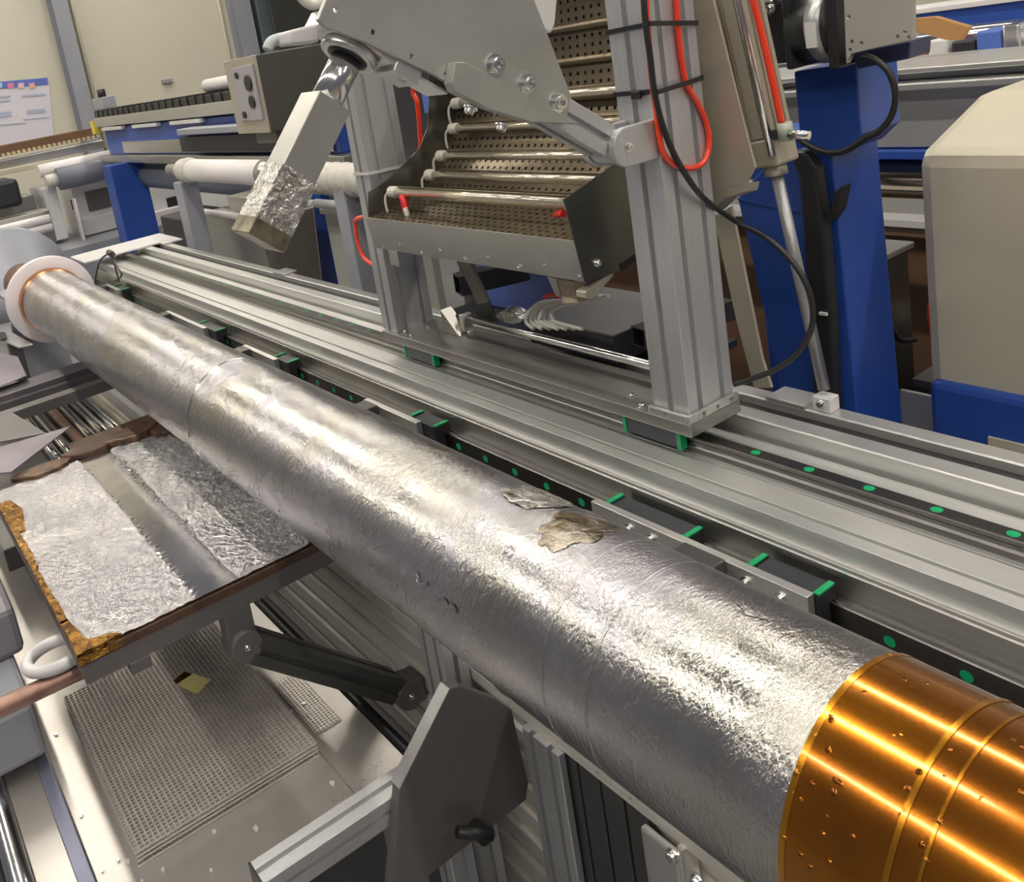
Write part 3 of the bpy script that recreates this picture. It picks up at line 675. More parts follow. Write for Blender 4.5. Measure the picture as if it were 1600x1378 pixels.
poly = [onx(a, b, HX1) for a, b in ((879, 312), (920, 283), (962, 254))] + [Vector((HX1, 1.10, 1.44)), Vector((HX1, 1.19, 1.56)), Vector((HX1, 1.24, 1.56)), Vector((HX1, 1.2, 1.36)), Vector((HX1, 1.12, 1.25)), Vector((HX1, 1.045, 1.214)), Vector((HX1, .995, 1.203)), Vector((HX1, .929, 1.206))]
sp_ = part(hr, 'side_plate', MB().prism(poly, (.002, 0, 0)), DKSTEEL)
bolt(sp_, onx(933, 411, HX1 + .002), (1, 0, 0), .0048)
part(hr, 'side_bracket', MB().prism([onx(a, b, HX1 + .001) for a, b in ((914, 457), (961, 421), (958, 432), (925, 468), (915, 466))], (-.02, 0, 0)), TAN, .001)
part(hr, 'side_bracket', MB().prism([onx(a, b, HX1 + .004) for a, b in ((968, 412), (992, 396), (994, 408), (972, 424))], (-.02, 0, 0)), BLACK, .001)
# quartz lamps
for i, (y, z, xe) in enumerate(((.973, 1.317, -1.045), (1.07, 1.331, -1.045), (1.107, 1.364, -1.045), (1.15, 1.414, -1.045), (1.168, 1.465, -1.045))):
    lt = part(hr, 'quartz_lamp', MB().cyl((-1.56, y, z), (xe, y, z), .0095 if i == 0 else .0085, 18), GLASSY, label='clear glass heater tube')
    part(lt, 'filament', MB().cyl((-1.55, y, z + .0115), (xe - .01, y, z + .0115), .0018, 6), BROWN)
    for x0, x1 in ((-1.582, -1.552), (xe - .008, xe + .018)):
        part(lt, 'ceramic_cap', MB().lathe([(0, 0), (0, .009), (.003, .012), (.009, .0125), (.012, .0105), (.018, .0125), (.024, .012), (.027, .0095), (.027, 0)], (x0, y, z), (1, 0, 0), 14, closed=False, smooth=False), CERAM)
    part(lt, 'lamp_clip', MB().path([(-1.575, y - .004, z + .004), (-1.585, y - .012, z - .008), (-1.586, y - .014, z - .03), (-1.585, y - .013, z - .04)], .0028, 6), CERAM)
part(hr, 'red_connector', MB().path([ony(628, 306, .965), ony(632, 318, .962), ony(634, 330, .960)], .0075, 8), REDW, label='red wire sleeve')
part(hr, 'white_connector', MB().path([ony(633, 325, .958), ony(636, 335, .957), ony(638, 342, .956)], .0055, 8), CERAM)
part(hr, 'red_connector', MB().path([ony(868, 336, .975), ony(876, 333, .97), ony(881, 334, .965)], .006, 8), REDW)
# mounts under the rack
for px, py in ((620, 402),):
    q = ony(px, py, .95); part(hr, 'mount_tab', MB().box(q.x - .022, q.x + .012, .945, .957, 1.165, 1.21), STAIN, .001)
m = MB(); q = ony(745, 412, 1.0); bar(m, (-1.42, 1.0, 1.212), (-1.385, 1.02, 1.09), (1, 0, 0), .04, .006); part(hr, 'mount_strap', m, DKSTEEL)
q = ony(880, 437, .985); part(hr, 'ceramic_terminal', MB().prism([ony(a, b, .985) for a, b in ((868, 434), (895, 440), (903, 474), (880, 474))], (0, .03, 0)), CERTAN, .001, label='tan speckled ceramic terminal block')
part(hr, 'terminal_strap', MB().prism([ony(a, b, .983) for a, b in ((855, 432), (869, 436), (876, 465), (868, 462))], (0, .03, 0)), STAIN)

dh = thing('dark_rear_housing', 'black machine housing behind the left gantry post', 'housing', (-2.0, 1.5, 0))
part(dh, 'cabinet', MB().box(-2.25, -1.70, 1.40, 1.58, 1.12, 2.2), DARKBOX, .01)
part(dh, 'stand', MB().box(-2.05, -1.95, 1.44, 1.54, 0, 1.12), HEXM, .004)
part(dh, 'blue_label', MB().box(-2.02, -1.98, 1.392, 1.3998, 1.42, 1.50), BLUE2)
# white cable bundle under the rack
cb = thing('white_cable_bundle', 'bundle of white cables curling down under the heater rack', 'cable bundle', ony(850, 500, 1.03))
for i in range(7):
    o_ = i * 7
    pts = [(925 + o_ * .6, 462), (900 + o_ * .5, 471), (868 + o_ * .4, 470 + i), (842 + o_ * .5, 474 + i * 2), (826 + o_ * .9, 488 + i * 1.5), (822 + o_ * 1.1, 503), (834 + o_ * 1.8, 514)]
    part(cb, 'cable', MB().path([ony(a, b, 1.070 + .009 * (i % 3) - .002 * j) for j, (a, b) in enumerate(pts)], .0036, 7), CABLEW)
part(cb, 'red_wire', MB().path([ony(850, 464, 1.06), ony(862, 461, 1.055), ony(872, 463, 1.05)], .004, 6), REDW)

# things behind the carriage, between the posts
def box_y(name, x0, y0, x1, y1, Y, dep, matl, label, cat, bevel=.002, group=None):
    a = ony(x0, y0, Y); b = ony(x1, y1, Y)
    return solo(name, MB().box(min(a.x, b.x), max(a.x, b.x), Y, Y + dep, min(a.z, b.z), max(a.z, b.z)), matl, label, cat, bevel, group)
def square_tube(name, p0, p1, u, w, h, matl, label):
    p0 = Vector(p0); p1 = Vector(p1); d = p1 - p0; dn = d.normalized(); u = Vector(u); u = (u - dn * u.dot(dn)).normalized(); v_ = dn.cross(u); t = .003
    mb = MB()
    ring = lambda p, w_, h_: [p + u * a * w_ / 2 + v_ * b * h_ / 2 for a, b in ((-1, -1), (1, -1), (1, 1), (-1, 1))]
    V = ring(p0, w, h) + ring(p1, w, h) + ring(p0, w - 2 * t, h - 2 * t) + ring(p1, w - 2 * t, h - 2 * t); F = []
    for i in range(4):
        j = (i + 1) % 4; F += [(i, j, j + 4, i + 4), (8 + j, 8 + i, 12 + i, 12 + j), (j, i, 8 + i, 8 + j), (4 + i, 4 + j, 12 + j, 12 + i)]
    return solo(name, mb.add(V, F), matl, label, 'tube', .0006)
sl = onz(690, 478, 1.05)
square_tube('square_steel_tube', (-1.56, 1.085, 1.085), (-1.51, 1.235, 1.085), (0, 0, 1), .044, .044, DARKBOX, 'black square steel tube end beside the left gantry post')
square_tube('square_steel_tube', (-1.075, 1.105, 1.045), (-1.04, 1.30, 1.045), (0, 0, 1), .036, .036, DARKBOX, 'black square steel tube end beside the right gantry post')
jb = thing('junction_box', 'low dark junction box with grey lid behind the support rod', 'box', (-1.2, 1.18, .98))
part(jb, 'body', MB().box(-1.36, -1.13, 1.10, 1.30, .985, 1.040), DARKBOX, .002)
part(jb, 'lid', MB().box(-1.365, -1.125, 1.095, 1.305, 1.040, 1.044), mat('grey_lid', (.26, .26, .27), .5, .4, .1, 8), .001)
part(tb, 'rear_shelf', MB().box(-1.75, -1.06, 1.178, 1.34, .955, .968), DARKBOX)
m = MB(); bar(m, (-1.66, 1.165, 1.205), (-1.56, 1.155, .9685), (1, .2, 0), .05, .006); solo('slanted_steel_strap', m, DKSTEEL, 'dark slanted steel strap under the heater rack', 'bracket', .001)
m = MB(); bar(m, ony(752, 455, 1.20), ony(795, 415, 1.243), (0, 0, 1), .02, .01); solo('pale_trim_strip', m, WHITEM, 'pale short strip behind the slanted strap', 'strip', .001)
solo('blue_bin', MB().prism([(-1.74, 1.25, .9685), (-1.40, 1.25, .9685), (-1.44, 1.25, 1.10), (-1.70, 1.25, 1.10)], (0, .085, 0)), BLUE2, 'blue bin on the dark shelf behind the carriage', 'bin', .006)
solo('crumpled_foil_scrap', MB().prism([ony(a, b, 1.13) for a, b in ((774, 494), (784, 486), (800, 490), (814, 499), (806, 507), (788, 504))], (0, .03, .004)), FOILB, 'crumpled pale foil scrap behind the support rod', 'scrap')

# ================================================================== pneumatic cylinder on the right
pc_f = ony(1290, 618, 1.16); pc_t = ony(1099, -245, 1.16); pd = (pc_t - pc_f).normalized(); pu = Vector((0, 1, 0)); pv = pd.cross(pu)
pc = thing('pneumatic_cylinder', 'long aluminium pneumatic cylinder with grey rod leaning beside the right post', 'cylinder', pc_f)
Lr = (ony(1205, 262, 1.16) - pc_f).length
part(pc, 'rod', MB().cyl(pc_f + pd * .01, pc_f + pd * (Lr + .02), .0085, 20), mat('grey_rod', (.36, .36, .38), .6, .35, .1, 10))
part(pc, 'nose', MB().cyl(pc_f + pd * (Lr - .012), pc_f + pd * (Lr + .006), .016, 24), TAN)  # nose, cap and barrel: tan cast of the lighting put into the aluminium's colour
part(pc, 'front_cap', bar(MB(), pc_f + pd * (Lr + .004), pc_f + pd * (Lr + .045), pu, .05, .05), TAN, .004)
cm = MB(); extrusion(cm, pc_f + pd * (Lr + .046), pc_t, pu, .048, .048, 2, 2, .006, .004); part(pc, 'barrel', cm, TAN, .0005)
for s_ in (-1, 1): part(pc, 'tie_rod', MB().cyl(pc_f + pd * (Lr + .02) + pu * -.026 + pv * .019 * s_, pc_t + pu * -.026 + pv * .019 * s_, .0055, 14), STEEL)
ft = part(pc, 'foot_clevis', MB().box(pc_f.x - .014, pc_f.x + .014, 1.147, 1.172, .969, .992), WHITEM, .002)
part(ft, 'pin', MB().cyl((pc_f.x, 1.142, .983), (pc_f.x, 1.177, .983), .005, 12), STEEL)
fx = ony(1224, 205, 1.14)
el = part(pc, 'air_fitting', MB().cyl(fx + Vector((0, .004, -.014)), fx + Vector((0, .004, .012)), .0105, 16), mat('pale_green_fitting', (.40, .45, .38), .1, .4, .1, 8))
part(el, 'knob', MB().cyl(fx + Vector((.008, 0, -.004)), fx + Vector((.035, .006, -.008)), .0065, 14), STEEL)
part(el, 'port', MB().cyl(fx + Vector((-.014, 0, -.004)), fx + Vector((-.010, -.006, -.004)), .007, 12), BLACK)
solo('red_air_hose', MB().path([ony(1221, 192, 1.14), ony(1208, 130, 1.132), ony(1193, 65, 1.128), ony(1177, 0, 1.125), ony(1160, -70, 1.125), ony(1126, -215, 1.128)], .0052, 10), REDH, 'straight red air hose running down the pneumatic cylinder to its fitting', 'hose')
# bent sheet bracket behind the post that carries the cylinder
sb = thing('sheet_bracket', 'tan bent sheet metal bracket between right post and pneumatic cylinder', 'bracket', ony(1120, 320, 1.1))
part(sb, 'web', MB().prism([ony(a, b, 1.085) for a, b in ((1073, -40), (1104, -40), (1172, 232), (1180, 262), (1166, 286), (1140, 293), (1108, 318), (1095, 240))], (0, .004, 0)), TAN, .0006)
part(sb, 'flange', MB().prism([ony(a, b, 1.085) for a, b in ((1108, 318), (1140, 293), (1166, 286), (1163, 300), (1133, 310), (1112, 330))], (0, .03, -.004)), TAN, .0006)
part(sb, 'leg_strip', MB().prism([ony(a, b, 1.155) for a, b in ((1115, 340), (1142, 322), (1190, 560), (1205, 606), (1178, 606), (1150, 500))], (0, .006, 0)), TAN, .0006)

# hoses on the right post
PXX = -.8528
solo('red_air_hose', MB().path([onx(a, b, PXX) for a, b in ((990, -230), (1008, -40), (1010, 20), (1014, 70), (1018, 120), (1025, 170), (1030, 212), (1036, 238), (1052, 256), (1078, 263), (1100, 253), (1108, 225), (1103, 190), (1088, 158), (1073, 132), (1066, 100), (1060, 50), (1054, -40), (1038, -230))], .0042, 10), REDH, 'red air hose looping over the side of the right gantry post', 'hose')
ca = [onx(a, b, PXX + .0085) for a, b in ((984, -230), (1003, -40), (1008, 30), (1016, 90), (1022, 140), (1032, 185), (1046, 225), (1066, 264), (1098, 308))]
ca += [ony(a, b, Yc) for a, b, Yc in ((1150, 346, 1.12), (1205, 377, 1.125), (1245, 418, 1.125), (1266, 462, 1.125), (1269, 508, 1.125), (1248, 550, 1.115), (1212, 577, 1.10), (1175, 592, 1.085), (1146, 601, 1.0705))]
solo('black_signal_cable', MB().path(ca, .0042, 10), BLACK, 'thin black cable bowing out from the right post to the foot plate', 'cable')
rl = [ony(a, b, .99) for a, b in ((557, 342), (556, 360), (560, 382), (570, 404))]
solo('red_hose_loop', MB().path([(-1.7005, .99, rl[0].z + .01)] + rl + [(-1.7005, .99, rl[-1].z - .02)], .0048, 8), REDH, 'short red hose loop beside the left gantry post', 'hose')
part(hr, 'supply_hose', MB().path([(HX0 - .001, 1.2, 1.62)] + [ony(a, b, 1.2) for a, b in ((648, 130), (652, 160), (655, 190), (657, 218), (662, 245))] + [(HX0 - .001, 1.18, 1.34)], .006, 8), REDH, label='red supply hose')

# ================================================================== foil-covered heated table
HT0, HT1, HY0, HY1, HTZ = -1.90, -1.203, .123, .60, .885
ht = thing('foil_covered_table', 'flat heating table covered with sparkling crumpled foil under the tube', 'table', (-1.55, .36, .80))
nx, ny = 330, 230; v = []; f = []
for i in range(nx + 1):
    for j in range(ny + 1):
        x = HT0 + (HT1 - HT0) * i / nx; y = HY0 + (HY1 - HY0) * j / ny
        flat = max(0., 1 - abs(y - .330 + .01 * noise.noise(Vector((x * 9, 1, 2)))) / .038)
        z = HTZ + (1 - min(1., flat * 3)) * (noise.noise(Vector((x * 30, y * 30, 0))) * .0010 + noise.noise(Vector((x * 120, y * 120, 3))) * .0016 + noise.noise(Vector((x * 210, y * 210, 5))) * .0008)
        v.append((x, y, z))
for i in range(nx):
    for j in range(ny):
        a = i * (ny + 1) + j; f.append((a, a + ny + 1, a + ny + 2, a + 1))
part(ht, 'foil_sheet', MB().add(v, f, True), FOILT, label='sparkling crumpled silver foil')
part(ht, 'board', MB().box(HT0 - .002, HT1 + .003, HY0 - .003, HY1, .868, HTZ - .0045), BRBOARD, .001, label='brown scorched board edge')
part(ht, 'frame', MB().box(HT0, HT1 + .001, HY0, HY1, .838, .8678), HEXM, .001)
part(ht, 'frame_notch', MB().box(HT1 - .03, HT1 + .002, HY0 + .06, HY0 + .09, .820, .838), HEXM, .001)
def ragged(pts, seed, z, amp=.008):
    out = []
    for k_, (a, b) in enumerate(zip(pts, pts[1:] + pts[:1])):
        for t in range(6):
            q = t / 6; x = a[0] + (b[0] - a[0]) * q; y = a[1] + (b[1] - a[1]) * q
            n_ = noise.noise(Vector((x * 50 + seed, y * 50, k_))) * amp
            out.append((x + n_, y + abs(n_), z))
    return out
for i, pts in enumerate(([(HT1 + .002, HY0 - .003), (HT1 + .002, HY0 + .060), (HT1 - .012, HY0 + .045), (HT1 - .028, HY0 + .016), (HT1 - .10, HY0 + .008), (HT1 - .10, HY0 - .003)],
                         [(HT1 - .095, HY0 - .003), (HT1 - .095, HY0 + .006), (HT1 - .30, HY0 + .004), (HT1 - .30, HY0 - .003)],
                         [(HT1 - .30, HY0 - .003), (HT1 - .30, HY0 + .006), (HT1 - .46, HY0 + .008), (HT1 - .46, HY0 - .003)],
                         [(HT1 - .46, HY0 - .003), (HT1 - .46, HY0 + .018), (HT1 - .56, HY0 + .030), (HT1 - .62, HY0 + .020), (HT1 - .62, HY0 - .003)])):
    m = MB(); m.prism(ragged(pts, i * 7., HTZ - .004, .005), (0, 0, .0068)); part(ht, 'amber_tape', m, AMBER, label='torn amber tape along the foil edge')
m = MB(); m.prism([(HT1 + .0032, HY0 - .003, .870), (HT1 + .0032, HY0 + .06, .872), (HT1 + .0032, HY0 + .05, .880), (HT1 + .0032, HY0 - .003, .884)], (.0006, 0, 0)); part(ht, 'amber_tape', m, AMBER)
# scorched tar-like rim at the far edge
for i, (x, y, l, w_, zt) in enumerate(((-1.915, .23, .10, .018, .012), (-1.93, .33, .09, .020, .016), (-1.92, .42, .10, .022, .018), (-1.90, .50, .08, .03, .014))):
    P = []
    for k_ in range(14):
        a = 2 * math.pi * k_ / 14; r = 1 + .35 * noise.noise(Vector((i * 5., math.cos(a) * 2, math.sin(a) * 2)))
        P.append((x + math.cos(a) * w_ * 1.6 * r, y + math.sin(a) * l * .62 * r, HTZ - .004))
    part(ht, 'scorched_rim', MB().prism(P, (0, 0, zt)), mat('scorched_tar', (.035, .022, .016), .2, .35, .5, 40, .5, 120, col2=(.15, .08, .04)) if i % 2 == 0 else BRBOARD, .004)
part(ht, 'rim_board', MB().box(-2.04, -1.93, .30, .60, .872, .880), BRBOARD, .002)
# white hose coil and copper pipe at the front corner
cpt = [onz(a, b, .800) for a, b in ((-60, 1135), (0, 1106), (60, 1078), (115, 1052), (150, 1036))]
solo('copper_pipe', MB().path(cpt, .0135, 14), CPIPE, 'dull copper pipe below the corner of the foil table', 'pipe')
cc = onz(88, 1022, .8228); m = MB(); m.path([cc + Vector((math.cos(a) * .036, math.sin(a) * .042, 0)) for a in [2 * math.pi * i / 12 for i in range(12)]], .0095, 12, True)
solo('white_hose_ring', m, mat('translucent_hose', (.62, .62, .64), 0, .35, .05, 6), 'white hose ring tucked under the foil table corner', 'hose')
# dark slotted support arm
pa, pb = onx(378, 1002, -1.215), onx(632, 1078, -1.215)
arm = thing('hinged_support_arm', 'dark slotted hinged arm propping up the foil table', 'arm', pb)
dd = (pb - pa); 
m = MB(); extrusion(m, pa + dd * .05, pb - dd * .09, (1, 0, 0), .046, .044, 1, 1, .010, .006); part(arm, 'slotted_bar', m, DARKG, .0006)
for c, nm in ((pa, 'upper_knuckle'), (pb, 'lower_knuckle')):
    k_ = part(arm, nm, MB().cyl(c - Vector((.021, 0, 0)), c + Vector((.0215, 0, 0)), .0255, 28), HEXM, .002)
    bolt(k_, c + Vector((.0215, 0, 0)), (1, 0, 0), .0035)
part(arm, 'upper_lug', MB().box(-1.236, -1.203, pa.y - .022, pa.y + .022, pa.z, .838), HEXM, .002)
part(arm, 'lower_lug', MB().box(-1.236, -1.194, pb.y, .6302, pb.z - .022, pb.z + .022), HEXM, .002)

# ================================================================== steel tray and perforated plates
tr = thing('steel_tray', 'stained stainless steel tray below the foil table', 'tray', (-1.4, .25, .0))
part(tr, 'pan', MB().box(-2.4, -.985, .066, .412, .570, .575), TRAYM, .001)
part(tr, 'side_pan', MB().box(-2.4, -.985, .4125, .505, .566, .5745), TRAYM, .001)
part(tr, 'inner_lip', MB().box(-2.4, -.985, .044, .064, .560, .5735), mat('blue_grey_lip', (.22, .23, .33), .3, .4, .1, 6), .001)
part(tr, 'outer_shelf', MB().box(-2.4, -.985, -.004, .044, .562, .570), TRAYM, .001)
part(tr, 'edge_tube', MB().cyl((-2.4, -.022, .560), (-.985, -.022, .560), .018, 24), STEEL)
part(tr, 'front_rail', MB().box(-2.4, -.985, -.12, -.04, .50, .545), DARKBOX, .004)
for x in (-2.3, -1.03):
    for y in (.02, .46): part(tr, 'leg', MB().box(x - .02, x + .02, y - .02, y + .02, 0, .562), GREYP, .002)
PX0, PX1, PY0, PY1 = -1.578, -1.157, .119, .408
pitch = .0076; npy = int((PY1 - PY0) / pitch)
pts = [Vector((0, PY0 + (PY1 - PY0) * i / npy, 0)) for i in range(npy + 1)]
pm = perforated(pts, PX0, PX1, pitch, .0050, .003)
pm.add([(PX0, PY0, 0), (PX1, PY0, 0), (PX1, PY1, 0), (PX0, PY1, 0), (PX0, PY0, -.003), (PX1, PY0, -.003), (PX1, PY1, -.003), (PX0, PY1, -.003)], [(0, 4, 5, 1), (1, 5, 6, 2), (2, 6, 7, 3), (3, 7, 4, 0)])
ctr = Vector(((PX0 + PX1) / 2, (PY0 + PY1) / 2, -.003)); PM = mesh(pm, ctr); PM.name = 'perforated_plate'; PM.materials.append(PERF)
PLAB = ('perforated steel plate under the yellow note, topmost of the stack', 'perforated steel plate second from the top of the stack', 'perforated steel plate third from the top of the stack', 'perforated steel plate lying on the tray at the bottom of the stack')
for i in range(4):
    o = bpy.data.objects.new('perforated_plate', PM); COL.objects.link(o)
    zt = .600 - i * .0068 - .003 
    o.location = (ctr.x + (0, .0004, -.0004, .0006)[i], ctr.y + (0, -.0004, .0004, -.0003)[i], zt - .0 if i < 3 else .5756)
    o['label'] = PLAB[i]; o['category'] = 'perforated plate'; o['group'] = 'stack of perforated plates'
for i in range(3):   # spacer bars hold the plates apart
    z0 = (.600 - (i + 1) * .0068) if i < 2 else .5788
    z0 = [.600 - .0068, .600 - .0136, .5787][i]; z1 = [.600 - .0031, .600 - .0068 - .0031, .600 - .0136 - .0031][i]
    sp = thing('spacer_bar', ['thin steel spacer under the topmost perforated plate', 'thin steel spacer under the second perforated plate', 'thin steel spacer under the third perforated plate'][i], 'spacer', (-1.37, .26, z0), 'spacers in the plate stack')
    part(sp, 'bar', MB().box(PX0 + .01, PX1 - .003, PY0 + .004, PY0 + .008, z0 + .0001, z1 - .0001), PERF)
    part(sp, 'bar', MB().box(PX0 + .01, PX1 - .003, PY1 - .008, PY1 - .004, z0 + .0001, z1 - .0001), PERF)
nt_ = [onz(a, b, .6012) for a, b in ((276, 1070), (302, 1053), (330, 1062), (308, 1085))]
m = MB(); m.prism(nt_, (0, 0, .0012)); no_ = solo('sticky_note', m, NOTE, 'small yellow paper square lying on the perforated plate', 'note')
m = MB(); m.prism([onz(a, b, .6004) for a, b in ((271, 1064), (288, 1050), (302, 1054), (278, 1072))], (0, 0, .0006)); solo('amber_scrap', m, KAPE, 'torn amber tape scrap under the yellow note', 'scrap')
# second mesh piece, and slivers on the tray
m2 = perforated([Vector((0, .425 + i * .006, .5768)) for i in range(9)], -1.36, -1.20, .006, .0035, .001); solo('mesh_offcut', m2, PERF, 'small fine mesh offcut on the tray beside the plate stack', 'mesh')
rnd = random.Random(3)
CH = mat('foil_chip', (.85, .85, .84), .6, .4)
for i, (px, py) in enumerate(((160, 1362), (127, 1275), (200, 1347), (335, 1300), (87, 1148), (185, 1345), (222, 1377), (255, 1360), (475, 1100), (578, 1250), (455, 1112), (400, 1295), (330, 1360), (520, 1225))):
    c = onz(px, py, .5772 if (px, py) == (475, 1100) else .5752); r = .0015 + rnd.random() * .0025; P = []
    for k_ in range(6):
        a = k_ * math.pi / 3 + rnd.random() * .6; P.append(c + Vector((math.cos(a) * r * (1 + rnd.random()), math.sin(a) * r, 0)))
    m = MB(); m.prism(P, (0, 0, .0015 + rnd.random() * .001)); solo('foil_chip', m, CH, 'tiny white foil chip scattered on the steel tray', 'chip', group='foil chips on the tray')
# black cable at the tray's edge
solo('black_hose', MB().path([(-1.75, .517, .5635), (-1.45, .515, .5635), (-1.25, .515, .5635), (-1.12, .516, .5635), (-1.0, .517, .5635)], .0085, 10), BLACK, 'black cable lying along the tray edge below the slats', 'cable')
part(tr, 'cable_ledge', MB().box(-2.4, -.985, .5052, .535, .545, .555), DARKBOX)

# ================================================================== lower frame with horizontal slats
lf = thing('lower_frame', 'lower machine frame with horizontal aluminium slats and slotted posts', 'machine frame', (-1.0, .7, 0))
for i in range(9):
    z1 = .682 - i * .051
    m = MB().prism([(-2.2, .640, z1 - .046), (-2.2, .640, z1), (-2.2, .6355, z1), (-2.2, .6300, z1 - .004), (-2.2, .6300, z1 - .008), (-2.2, .6335, z1 - .010), (-2.2, .6335, z1 - .040), (-2.2, .637, z1 - .046)], (2.4, 0, 0)); part(lf, 'slat', m, SLAT)
part(lf, 'slat_backing', MB().box(-2.2, .2, .640, .650, .25, .70), SLAT)
tc_ = part(lf, 'top_channel', MB().box(-2.2, .2, .622, .660, .6845, .699), SLAT, .001)
ta_ = part(lf, 'top_angle', MB().box(-2.2, .2, .612, .6215, .680, .700), SLAT, .001)
hm = MB()
for px, py in ((557, 905), (582, 925), (607, 948), (940, 1213), (992, 1255)):
    q = ony(px, py, .612); hm.box(q.x - .009, q.x + .009, .605, .6225, .687, .693)
cut(ta_, hm)
for px, py, w_, yc, zt2, dp in ((672, 1010, .06, .588, .785, .042), (866, 1300, .072, .6165, .6795, .030)):
    q = ony(px, py, yc - dp / 2); m = MB(); extrusion(m, (q.x, yc, 0), (q.x, yc, zt2), (1, 0, 0), w_, dp, 2, 1, .008, .008); part(lf, 'upright', m, ALUV)
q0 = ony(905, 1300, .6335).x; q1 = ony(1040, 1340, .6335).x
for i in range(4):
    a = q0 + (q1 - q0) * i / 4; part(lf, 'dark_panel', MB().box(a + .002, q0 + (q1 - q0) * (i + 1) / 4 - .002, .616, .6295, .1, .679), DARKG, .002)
ag = part(lf, 'angle_bracket', MB().box(q1 + .004, q1 + .058, .596, .606, .55, .682), MACH, .003)
part(lf, 'angle_bracket_flange', MB().box(q1 + .048, q1 + .058, .606, .6295, .55, .682), MACH, .002)
for px, py in ((1052, 1336), (1090, 1376)): bolt(ag, ony(px, py, .596), (0, -1, 0), .0055)
m = MB(); m.prism([(q0 - .006, .610, .655), (q0 - .006, .610, .680), (q0 + .012, .610, .680), (q0 + .006, .610, .673)], (0, .006, 0)); part(lf, 'small_gusset', m, ALU, .0005)
for x in (-2.1, .1): part(lf, 'leg', MB().box(x - .03, x + .03, .70, .76, 0, .72), GREYP, .002)
part(lf, 'cross_beam', MB().box(-2.2, .2, .66, .86, .70, .72), DARKG)

# ================================================================== end plate with profile and clamp lever
HXX = -.915
he = thing('chamfered_end_plate', 'charcoal chamfered end plate on a light slotted profile under the tube', 'bracket', (HXX, .48, .5))
outl = [(703, 1076), (718, 1072), (775, 1093), (800, 1110), (812, 1167), (826, 1223), (822, 1250), (640, 1392), (612, 1392), (625, 1232)]
P = [onx(a, b, HXX) for a, b in outl]
part(he, 'plate', MB().prism(P, (-.018, 0, 0)), HEXM, .0012)
E0 = [(688, 1066), (703, 1076), (625, 1232), (613, 1225)]
edge = MB().prism([P[9] + Vector((.0002, 0, 0)), P[0] + Vector((.0002, 0, 0)), P[0] + Vector((-.0185, -.0006, .0006)), P[9] + Vector((-.0185, -.0006, .0006))], (0, -.0016, .0004)); part(he, 'milled_edge', edge, MACH)
zt = .657; xr = HXX - .0185
m = MB(); extrusion(m, (xr - .020, .225, zt - .020), (xr - .020, .595, zt - .020), (1, 0, 0), .040, .040, 1, 1, .008, .007); part(he, 'slotted_profile', m, ALUV)
part(he, 'profile_cap', MB().box(xr - .040, xr - .0002, .222, .2248, zt - .040, zt), BLACK)
la, lb = onx(714, 1300, HXX + .02), onx(768, 1303, HXX + .035)
part(he, 'lever_boss', MB().cyl(onx(740, 1290, HXX), onx(740, 1290, HXX) + Vector((.028, 0, 0)), .011, 20), BLACK, .001)
part(he, 'clamp_lever', MB().cyl(la, lb, .0075, 16, .0095), BLACK, label='black clamp lever')
part(he, 'lever_button', MB().cyl(lb, lb + (lb - la).normalized() * .004, .004, 12), STEEL)
m = MB(); extrusion(m, (xr - .020, .50, .617 - .022), (xr - .020, .50, .0), (1, 0, 0), .04, .04, 1, 1, .008, .007); part(he, 'profile_leg', m, ALUV)

# ================================================================== frame and rods at the far end of the table
ff = thing('channel_frame', 'dark channel frame crossing over the steel guide rods', 'frame', (-2.6, .35, 0))
part(ff, 'channel', MB().prism([(-2.66, 0, .885), (-2.57, 0, .885), (-2.57, 0, .862), (-2.66, 0, .862)], (0, .78, 0)), mat('dark_violet_channel', (.17, .155, .175), .5, .4, .15, 6), .002)
part(ff, 'channel_lip', MB().prism([(-2.555, 0, .868), (-2.555, 0, .828), (-2.569, 0, .828), (-2.569, 0, .868)], (0, .78, 0)), mat('dark_violet_channel', (.2, .2, .2)), .001)
part(ff, 'lower_bar', MB().prism([(-2.50, 0, .865), (-2.46, 0, .865), (-2.46, 0, .835), (-2.50, 0, .835)], (0, .78, 0)), HEXM, .002)
for y in (.02, .68): part(ff, 'leg', MB().box(-2.62, -2.56, y - .02, y + .02, 0, .86), GREYP, .002)
for i, (px, py, r, mt) in enumerate(((45, 660, .014, STEEL), (62, 655, .011, STEEL), (88, 650, .0145, CPIPE), (103, 643, .016, STEEL), (120, 636, .018, STEEL), (137, 630, .014, STEEL), (158, 628, .018, TAN))):
    q = onz(px, py, .72)
    solo('guide_rod', MB().cyl((-3.0, q.y, .72), (-2.06, q.y, .72), r, 20), mt, ['bright steel guide rod nearest the weathered sheets', 'thin bright steel guide rod', 'copper-toned guide rod among the steel rods', 'steel guide rod beside the copper-toned rod', 'thick bright steel guide rod', 'steel guide rod beside the tan roller', 'tan roller beside the steel guide rods'][i], 'rod' if i < 6 else 'roller', group='guide rods under the channel frame')
solo('rod_bed', MB().box(-3.02, -2.05, .12, .60, .64, .695), HEXM, 'dark bed plate under the steel guide rods', 'bed plate', .003)
